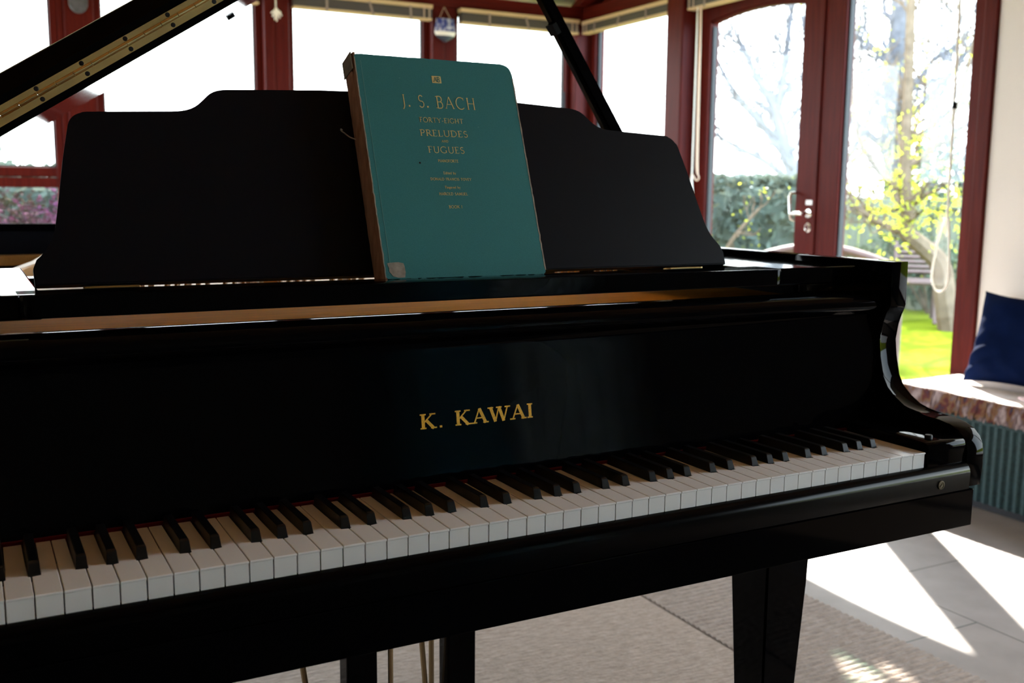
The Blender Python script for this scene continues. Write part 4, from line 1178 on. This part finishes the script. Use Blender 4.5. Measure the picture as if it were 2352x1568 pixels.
# loose binding thread on the spine side
bm = B()
tube(bm, catmull([bk(BX0 + .003, .196, .012), bk(BX0 - .004, .201, .008), bk(BX0 - .012, .206, .010), bk(BX0 - .016, .2075, .012), bk(BX0 - .0165, .2095, .013), bk(BX0 - .014, .2090, .011)], 5), .0009, 6)
obj('loose_thread', bm, LABEL, spine)

# ================================================================== BENCH BY THE WALL
bench = thing('storage_bench', 'low teal ribbed woven bench standing against the white wall', 'bench', (2.09, .9, 0))
bm = B()
N = 190; yb0, yb1 = .05, 1.70
front = [(1.905 + .004 * math.cos(i / N * (yb1 - yb0) / .030 * 2 * PI), yb0 + (yb1 - yb0) * i / N) for i in range(N * 2 // 2 + 1)]
NN = 700
front = [(1.905 + .0045 * math.cos((yb1 - yb0) * i / NN / .030 * 2 * PI), yb0 + (yb1 - yb0) * i / NN) for i in range(NN + 1)]
side = [(1.915 + .36 * i / 100, yb1 + .0045 * math.cos(.36 * i / 100 / .030 * 2 * PI)) for i in range(101)]
prism(bm, front + side + [(2.285, yb1), (2.285, yb0)], 'z', .03, .318); obj('ribbed_body', bm, TEAL_WICKER, bench, smooth=True)
bm = B(); box(bm, 1.93, 2.28, yb0 + .03, yb1 - .03, 0, .03); obj('plinth', bm, SCREW, bench)
bm = B(); box(bm, 1.897, 2.29, yb0 - .003, yb1 + .006, .306, .3205, .004); obj('top_frame', bm, TEAL_WICKER, bench)

def pad(name, x0, x1, y0, y1, z0, z1, m, nx=24, ny=60, seed=0, wob=.008):
    """soft pad with rounded edges"""
    bm = B(); grid = {}
    for side in (0, 1):
        for i in range(nx + 1):
            for j in range(ny + 1):
                u = i / nx * 2 - 1; v = j / ny * 2 - 1
                e = (1 - abs(u) ** 10) * (1 - abs(v) ** 24)
                e = max(e, 0) ** .35
                x = x0 + (x1 - x0) * i / nx; y = y0 + (y1 - y0) * j / ny
                w = wob * noise.noise((x * 9 + seed, y * 7, side * 3))
                zc = (z0 + z1) / 2; h = (z1 - z0) / 2
                z = zc + (h * e + (w if side else 0) * e) * (1 if side else -1)
                grid[side, i, j] = bm.verts.new((x + .5 * w, y, z))
    for side in (0, 1):
        for i in range(nx):
            for j in range(ny):
                bm.faces.new([grid[side, i, j], grid[side, i + 1, j], grid[side, i + 1, j + 1], grid[side, i, j + 1]])
    loop = [(i, 0) for i in range(nx)] + [(nx, j) for j in range(ny)] + [(i, ny) for i in range(nx, 0, -1)] + [(0, j) for j in range(ny, 0, -1)]
    for a, b in zip(loop, loop[1:] + loop[:1]):
        bm.faces.new([grid[0, a[0], a[1]], grid[0, b[0], b[1]], grid[1, b[0], b[1]], grid[1, a[0], a[1]]])
    return bm
cush = thing('seat_cushion', 'cream padded seat cushion with a multicoloured woven edge lying on the teal bench', 'cushion', (2.09, .9, .32))
bm = pad('pad', 1.895, 2.285, .06, 1.735, .3215, .398, CREAM_FABRIC, wob=.010); obj('pad', bm, CREAM_FABRIC, cush, smooth=True)
bm = B(); rnd = random.Random(3)
for k in range(2600):
    y = rnd.uniform(.07, 1.73); z0 = .388 + rnd.uniform(-.008, .004); ln = rnd.uniform(.045, .066)
    x = 1.8925 - rnd.uniform(0, .007); w = .0032
    y2 = y + rnd.uniform(-.008, .008); x2 = x - rnd.uniform(-.004, .008)
    p = [(x + .006, y - w, z0), (x + .006, y + w, z0), (x, y2 + w, z0 - ln * .5), (x2, y2 + w, z0 - ln), (x2, y2 - w, z0 - ln), (x, y2 - w, z0 - ln * .5)]
    v = [bm.verts.new(q) for q in p]; bm.faces.new([v[0], v[1], v[2], v[5]]); bm.faces.new([v[5], v[2], v[3], v[4]])
for k in range(500):
    x = rnd.uniform(1.9, 2.28); z0 = .386 + rnd.uniform(-.008, .004); ln = rnd.uniform(.045, .066); y = 1.737 + rnd.uniform(0, .006); w = .0032
    p = [(x - w, y - .006, z0), (x + w, y - .006, z0), (x + w, y + .003, z0 - ln), (x - w, y + .003, z0 - ln)]
    bm.faces.new([bm.verts.new(q) for q in p])
o = obj('woven_edge', bm, PLAID, cush); o['kind'] = 'stuff'
bm = B()
tube(bm, catmull([(2.00, 1.255, .404), (1.975, 1.22, .408), (1.962, 1.17, .407), (1.93, 1.12, .404), (1.91, 1.05, .402)], 6), .0045, 6)
tube(bm, catmull([(1.985, 1.25, .405), (1.965, 1.235, .409), (1.95, 1.20, .407), (1.945, 1.14, .404)], 6), .0040, 6)
obj('tie_ribbon', bm, principled('pink_ribbon', (.66, .50, .52), .8), cush, smooth=True)

# navy pillow leaning on the wall
def pillow():
    bm = B(); n = 44; grid = {}
    W, Hh = .43, .355
    p0 = Vector((2.075, 1.540, .408)); up = Vector((.145, 0, .335)).normalized(); along = Vector((.0, -1, 0)); out = up.cross(along).normalized()
    if out.x > 0: out = -out
    for side in (0, 1):
        for i in range(n + 1):
            for j in range(n + 1):
                u = i / n; v = j / n
                a = u * 2 - 1; b = v * 2 - 1
                e = max((1 - a ** 4) * (1 - b ** 4), 0) ** .55
                pin = .020 * (1 - a * a) * abs(b) ** 3; pin2 = .022 * (1 - b * b) * abs(a) ** 3
                U = u * W + (-pin2 * (1 if a > 0 else -1)); V = v * Hh + (-pin * (1 if b > 0 else -1))
                # creases run in from the lower corner nearest the window
                cr = 0
                d = math.hypot(u * 1.2, v)
                cr += .011 * math.sin(34 * (v - .55 * u)) * math.exp(-((u - .06) / .20) ** 2) * math.exp(-((v - .22) / .24) ** 2)
                cr += .006 * math.sin(22 * (u + .8 * v)) * math.exp(-((v - .05) / .14) ** 2)
                cr += .006 * noise.noise((u * 5, v * 5, side))
                h = (.062 * e + cr * (e if e > .2 else e * 1.0)) * (1 if side else -1)
                skew = -.010 * (1 - v) ** 1.5 * (1 - u) - .045 * v
                grid[side, i, j] = bm.verts.new(p0 + along * (U + skew) + up * V + out * h)
    for side in (0, 1):
        for i in range(n):
            for j in range(n):
                bm.faces.new([grid[side, i, j], grid[side, i + 1, j], grid[side, i + 1, j + 1], grid[side, i, j + 1]])
    bmesh.ops.remove_doubles(bm, verts=bm.verts[:], dist=.0004)
    return tag(obj('throw_pillow', bm, NAVY, smooth=True), 'navy blue creased pillow on the bench leaning against the white wall', 'pillow')
pillow()

# ================================================================== GARDEN
def leaves(bm, pts, size, rnd, up=0.0, n=4):
    for p in pts:
        p = Vector(p)
        d = Vector((rnd.gauss(0, 1), rnd.gauss(0, 1), rnd.gauss(0, 1) + up)).normalized()
        u = d.orthogonal().normalized(); w = d.cross(u)
        a = rnd.uniform(0, 2 * PI); u, w = u * math.cos(a) + w * math.sin(a), w * math.cos(a) - u * math.sin(a)
        s = size * rnd.uniform(.6, 1.3)
        vs_ = [bm.verts.new(p + q) for q in (-u * s, w * s * .5, u * s, -w * s * .5)]
        bm.faces.new(vs_)

def hedge(name, label, a, b, w, h, count, leafm, seed, size=.05):
    rnd = random.Random(seed)
    a = Vector(a[:2]); b = Vector(b[:2]); d = (b - a); L = d.length; d.normalize(); nn = Vector((-d.y, d.x))
    root = thing(name, label, 'hedge', (a.x, a.y, -.1))
    bm = B(); NI, NJ = int(L / .12), 10
    ring = []
    for i in range(NI + 1):
        r = []
        for u, v in ((-.5, 0), (-.5, .4), (-.5, .75), (-.44, .95), (-.2, 1.0), (.2, 1.0), (.44, .95), (.5, .75), (.5, .4), (.5, 0)):
            p = a + d * (L * i / NI) + nn * (u * w * .9)
            k = noise.noise((i * .5, u * 3, v * 4 + seed)) * .07
            r.append(bm.verts.new((p.x + nn.x * k, p.y + nn.y * k, -.1 + v * h * .95 + k * .5)))
        ring.append(r)
    for p, q in zip(ring, ring[1:]):
        for k in range(9): bm.faces.new([p[k], p[k + 1], q[k + 1], q[k]])
    bm.faces.new(ring[0]); bm.faces.new(ring[-1])
    core = obj('hedge_core', bm, leafm, root)
    bm = B(); pts = []
    for k in range(count):
        t = rnd.random() * L; f = rnd.random()
        if f < .42: u, v = -.5, rnd.random()
        elif f < .55: u, v = .5, rnd.random()
        else: u, v = rnd.uniform(-.5, .5), 1.0
        p = a + d * t + nn * (u * w + rnd.gauss(0, .03))
        pts.append((p.x, p.y, -.1 + v * h * (1 + .025 * noise.noise((t * 1.3, u, seed))) + rnd.gauss(0, .022)))
    leaves(bm, pts, size, rnd)
    o = obj('hedge_leaves', bm, leafm, root); o['kind'] = 'stuff'
    return root
hedge('clipped_hedge', 'tall clipped green hedge beyond the back windows and arched door', (-5.5, 8.2, 0), (5.15, 5.55, 0), .9, 1.30, 15000, HEDGE_LEAF, 1)

def grow(bm, p, d, r, ln, depth, rnd, tips, gnarl=.35, spread=.65, minr=.0045):
    pts = [p.copy()]; rads = [r]
    n = 4
    for i in range(n):
        d = (d + Vector((rnd.gauss(0, gnarl), rnd.gauss(0, gnarl), rnd.gauss(.06, gnarl))) * .5).normalized()
        p = p + d * ln / n; pts.append(p.copy()); rads.append(max(r * (1 - .5 * (i + 1) / n), minr * .7))
    tube(bm, pts, rads, 6 if r > .03 else 4, cap=False)
    tips.append(p.copy())
    if depth == 0: return
    for k in range(rnd.choice((2, 2, 3))):
        q = pts[rnd.randint(1, n)]
        s = Vector((rnd.gauss(0, 1), rnd.gauss(0, 1), rnd.gauss(.25, .8))).normalized()
        grow(bm, q.copy(), (d + s * spread * 1.3).normalized(), max(r * .52, minr), ln * rnd.uniform(.6, .85), depth - 1, rnd, tips, gnarl, spread, minr)

def tree(label, base, limbs, seed, bark, twig_len, depth, leaf=None, leaf_n=0, leaf_size=.03, leaf_pts=None, extra=None, minr=.006):
    root = thing('garden_tree', label, 'tree', base)
    rnd = random.Random(seed); bm = B(); tips = []
    for pts, r0, r1 in limbs:
        sm = [Vector(q) for q in catmull(pts, 5)]
        n = len(sm)
        tube(bm, sm, [r0 + (r1 - r0) * i / (n - 1) for i in range(n)], 8)
        for i in range((n * 3 // 5) if r0 > .09 and n > 25 else 3, n, 2):
            t = (sm[i] - sm[i - 1]).normalized()
            for q in range(2):
                s = Vector((rnd.gauss(0, 1), rnd.gauss(0, 1), rnd.gauss(.3, .8))).normalized()
                grow(bm, sm[i].copy(), (t * .8 + s).normalized(), max((r0 + (r1 - r0) * i / (n - 1)) * .4, minr), twig_len * rnd.uniform(.6, 1.2), depth, rnd, tips, minr=minr)
    obj('branches', bm, bark, root, smooth=False)
    if leaf_n:
        bm = B(); pts = []
        src = leaf_pts or [tuple(t) for t in tips]
        for k in range(leaf_n):
            s = Vector(rnd.choice(src)); pts.append(s + Vector((rnd.gauss(0, .10), rnd.gauss(0, .10), rnd.gauss(0, .10))))
        leaves(bm, pts, leaf_size, rnd); o = obj('leaves', bm, leaf, root); o['kind'] = 'stuff'
    return root

tree('bare grey tree behind the hedge, seen through the arched door pane', (7.25, 7.55, -.1),
     [([(7.25, 7.55, -.1), (7.16, 7.66, .7), (7.08, 7.76, 1.27), (6.99, 7.86, 1.65), (6.92, 7.91, 1.98)], .10, .060),
      ([(6.92, 7.91, 1.98), (6.86, 7.98, 2.15), (6.75, 8.07, 2.37), (6.66, 8.15, 2.60), (6.56, 8.23, 2.85)], .050, .018),
      ([(6.92, 7.91, 1.98), (6.96, 7.88, 2.4), (6.99, 7.85, 2.97), (7.02, 7.8, 3.4)], .042, .018),
      ([(7.04, 7.80, 1.45), (6.84, 7.98, 1.80), (6.62, 8.18, 2.13), (6.48, 8.30, 2.40), (6.38, 8.38, 2.65)], .050, .014),
      ([(7.08, 7.76, 1.20), (6.85, 7.98, 1.45), (6.60, 8.20, 1.62), (6.40, 8.36, 1.78)], .040, .012)],
     5, BARK, .50, 2, minr=.0075)

# big old tree on the lawn, leaning trunk, seen through the right door
tree('leaning apple tree with young yellow-green leaves on the lawn outside the right door', (6.75, 5.30, -.1),
     [([(6.62, 5.22, -.1), (6.55, 5.24, .2), (6.52, 5.29, .48), (6.42, 5.41, .64), (6.33, 5.52, .76), (6.33, 5.52, .90), (6.30, 5.55, 1.28), (6.29, 5.57, 2.05), (6.27, 5.58, 2.9)], .105, .035),
      ([(6.34, 5.52, .74), (6.20, 5.66, .82), (6.05, 5.80, .95), (5.95, 5.92, 1.15)], .035, .012),
      ([(6.25, 5.58, 1.15), (6.10, 5.72, 1.35), (5.98, 5.86, 1.7), (5.95, 5.90, 2.2)], .03, .012),
      ([(6.24, 5.58, 1.3), (6.45, 5.40, 1.5), (6.60, 5.28, 1.9), (6.66, 5.2, 2.5)], .03, .012)],
     11, BARK_WARM, .40, 2, YELLOW_LEAF, 1100, .026,
     leaf_pts=[(6.30 + random.gauss(0, .05), 5.55 + random.gauss(0, .05), random.uniform(.75, 1.75)) for k in range(60)]
              + [(6.30 + q * .09 + random.gauss(0, .12), 5.54 - q * .105 + random.gauss(0, .12), .98 + random.gauss(0, .20)) for q in (-3, -2, -1.5, -1, 0, 1, 2, 2.5, 3, 3) for k in range(12)]
              + [(6.30 + random.gauss(0, .3), 5.58 + random.gauss(0, .3), random.uniform(1.2, 2.6)) for k in range(50)], minr=.005)
tree('tall bare trunk with fine twigs far behind the apple tree', (9.2, 8.1, -.1),
     [([(9.2, 8.1, -.1), (9.15, 8.15, 1.2), (9.1, 8.2, 2.4), (9.12, 8.2, 3.6), (9.1, 8.2, 5.0)], .17, .11),
      ([(9.12, 8.2, 1.6), (8.7, 8.6, 2.1), (8.4, 8.9, 2.8)], .05, .02),
      ([(9.12, 8.2, 1.9), (9.5, 7.8, 2.5), (9.8, 7.5, 3.2)], .05, .02)],
     21, BARK, .75, 4, minr=.006)
tree('twiggy bare shrub tree left of the apple tree above the fence', (7.6, 8.0, -.1),
     [([(7.6, 8.0, -.1), (7.55, 8.0, .8), (7.5, 8.0, 1.6), (7.5, 8.0, 2.4), (7.4, 8.1, 3.1)], .06, .02),
      ([(7.55, 8.0, .9), (7.3, 8.2, 1.5), (7.2, 8.3, 2.2)], .03, .012),
      ([(7.52, 8.0, 1.0), (7.9, 7.7, 1.6), (8.1, 7.5, 2.4)], .03, .012)],
     33, BARK, .60, 3, YELLOW_LEAF, 200, .024, minr=.006)
tree('twiggy bare shrub tree right of the apple tree beside the door jamb', (8.5, 6.5, -.1),
     [([(8.5, 6.5, -.1), (8.5, 6.5, .8), (8.45, 6.55, 1.6), (8.5, 6.5, 2.6), (8.5, 6.5, 3.3)], .06, .02),
      ([(8.5, 6.5, .9), (8.3, 6.7, 1.5), (8.1, 6.8, 2.2)], .03, .012)],
     41, BARK, .62, 4, YELLOW_LEAF, 160, .024, minr=.006)

# small twiggy bush in front of the hedge
tree('small leafy branch growing in front of the hedge beside the piano desk', (3.9, 5.35, -.1),
     [([(3.9, 5.35, -.1), (3.93, 5.32, .35), (4.05, 5.22, .72), (4.20, 5.08, .98)], .026, .010)],
     52, BARK_WARM, .14, 1, YELLOW_LEAF, 70, .016)

def shrub(name, label, cat, c, rx, ry, rz, count, m, seed, size, blobs=9):
    rnd = random.Random(seed); root = thing(name, label, cat, (c[0], c[1], -.1))
    bm = B()
    for k in range(6):
        a = rnd.uniform(0, 2 * PI); tube(bm, [(c[0], c[1], -.1), (c[0] + .4 * rx * math.cos(a), c[1] + .4 * ry * math.sin(a), -.1 + rz * .6), (c[0] + .75 * rx * math.cos(a), c[1] + .75 * ry * math.sin(a), -.1 + rz * 1.3)], [.014, .009, .004], 5)
    obj('stems', bm, BARK_WARM, root)
    bm = B(); pts = []
    bl = [(rnd.uniform(-.6, .6), rnd.uniform(-.6, .6), rnd.uniform(.35, 1.5), rnd.uniform(.35, .6)) for k in range(blobs)]
    for k in range(count):
        bx_, by_, bz_, br_ = rnd.choice(bl); v = Vector((rnd.gauss(0, 1), rnd.gauss(0, 1), rnd.gauss(0, 1))).normalized() * br_ * rnd.uniform(.5, 1.0)
        z = max(bz_ + v.z, .02)
        pts.append((c[0] + rx * (bx_ + v.x), c[1] + ry * (by_ + v.y), -.1 + rz * z))
    leaves(bm, pts, size, rnd); o = obj('foliage', bm, m, root); o['kind'] = 'stuff'
    return root
shrub('heather_bush', 'purple flowering heather bush outside the left window below the transom', 'bush', (-.95, 5.55, 0), .85, .42, .70, 9000, HEATHER_LEAF, 3, .020)
shrub('evergreen_shrub', 'dark evergreen shrub behind the apple tree trunk', 'bush', (8.1, 6.75, 0), .65, .6, 1.0, 3200, DARK_SHRUB, 8, .04)
shrub('evergreen_shrub', 'dark low shrub between the fence post and the door stile', 'bush', (6.4, 6.45, 0), .42, .42, .52, 1800, DARK_SHRUB, 9, .03)
shrub('evergreen_shrub', 'grey green shrub under the apple tree behind the slatted chair', 'bush', (7.5, 6.2, 0), .5, .5, .48, 1800, DARK_SHRUB, 10, .03)

# fence with posts and rail
fence = thing('garden_fence', 'weathered close-board fence with a square post behind the apple tree', 'fence', (7.6, 6.7, -.1))
fa, fb_ = Vector((6.05, 8.15, 0)), Vector((9.9, 4.45, 0)); fd = (fb_ - fa).normalized(); fn = Vector((-fd.y, fd.x, 0))
bm = B(); Lf = (fb_ - fa).length; k = 0; s = 0
while s < Lf - .1:
    p = fa + fd * s; q = fa + fd * (s + .118); o_ = fn * (.008 if k % 2 else 0)
    v = [bm.verts.new(w) for w in (p + o_, q + o_, q + o_ + fn * .014, p + o_ + fn * .014)]
    z1 = 1.02 + .012 * random.random()
    lo = [bm.verts.new((w.co.x, w.co.y, -.1)) for w in v]
    for w in v: w.co.z = z1
    bm.faces.new(v); bm.faces.new(lo)
    for i in range(4): bm.faces.new([lo[i], lo[(i + 1) % 4], v[(i + 1) % 4], v[i]])
    s += .122; k += 1
obj('boards', bm, FENCE_WOOD, fence)
bm = B()
p = fa - fn * .03; q = fb_ - fn * .03
pr = [(p.x, p.y), (q.x, q.y), (q.x - fn.x * .04, q.y - fn.y * .04), (p.x - fn.x * .04, p.y - fn.y * .04)]
prism(bm, pr, 'z', .96, 1.06); prism(bm, pr, 'z', .25, .34); obj('rail', bm, FENCE_WOOD, fence)
for s in (.35, 2.3, 4.2):
    c = fa + fd * s - fn * .09
    bm = B(); box(bm, c.x - .055, c.x + .055, c.y - .055, c.y + .055, -.1, 1.17, .006); obj('post', bm, FENCE_WOOD, fence)

# garden bench with an arched back
gb = thing('garden_bench', 'timber garden bench with a curved back rail on the lawn outside the right door', 'bench', (3.95, 3.75, -.1))
ga, gd = Vector((3.44, 4.42, 0)), (Vector((4.12, 3.64, 0)) - Vector((3.44, 4.42, 0))); GL = gd.length; gd.normalize(); gn = Vector((-gd.y, gd.x, 0))
if gn.x < 0: gn = -gn
def gp(s, t, z): return ga + gd * s + gn * t + Vector((0, 0, z))
bm = B(); tube(bm, [gp(GL * t, 0, .62 + .13 * math.sin(PI * t)) for t in [i / 14 for i in range(15)]], .028, 8); obj('back_rail', bm, TEAK, gb, smooth=True)
bm = B(); tube(bm, [gp(0, .02, .40), gp(GL, .02, .40)], .022, 6); obj('back_rail', bm, TEAK, gb)
for i in range(1, 12):
    t = i / 12; bm = B(); tube(bm, [gp(GL * t, .01, .40), gp(GL * t, 0, .60 + .13 * math.sin(PI * t))], .011, 5); obj('slat', bm, TEAK, gb)
for s in (0, GL):
    bm = B(); tube(bm, [gp(s, 0, -.1), gp(s, 0, .62)], .028, 6); obj('leg', bm, TEAK, gb)
    bm = B(); tube(bm, [gp(s, .45, -.1), gp(s, .45, .52)], .026, 6); tube(bm, [gp(s, 0, .52), gp(s, .47, .52)], .024, 6); obj('leg', bm, TEAK, gb)
for t in (.06, .16, .26, .36, .44):
    bm = B(); tube(bm, [gp(0, t, .33), gp(GL, t, .33)], .018, 4); obj('seat_slat', bm, TEAK, gb)

# slatted folding chair
ch = thing('slatted_chair', 'red-brown slatted folding chair beneath the apple tree', 'chair', (6.95, 5.92, -.1))
cx, cy = 6.95, 5.92; cd = Vector((.68, -.73, 0)); cn = Vector((.73, .68, 0))
def cp3(s, t, z): return Vector((cx, cy, 0)) + cd * s + cn * t + Vector((0, 0, z))
for i in range(6):
    z = .36 + .045 * i; bm = B(); a, b = cp3(-.17, .02 + .03 * i, z), cp3(.17, .02 + .03 * i, z)
    tube(bm, [a, b], .019, 4); obj('back_slat', bm, TEAK, ch)
for i in range(6):
    bm = B(); tube(bm, [cp3(-.17, -.02 - .065 * i, .28), cp3(.17, -.02 - .065 * i, .28)], .022, 4); obj('seat_slat', bm, TEAK, ch)
for s in (-.18, .18):
    bm = B(); tube(bm, [cp3(s, .22, .64), cp3(s, 0, .34), cp3(s, -.36, -.1)], .018, 6); obj('leg', bm, TEAK, ch)
    bm = B(); tube(bm, [cp3(s, -.36, .28), cp3(s, .0, .28), cp3(s, .16, -.1)], .018, 6); obj('leg', bm, TEAK, ch)
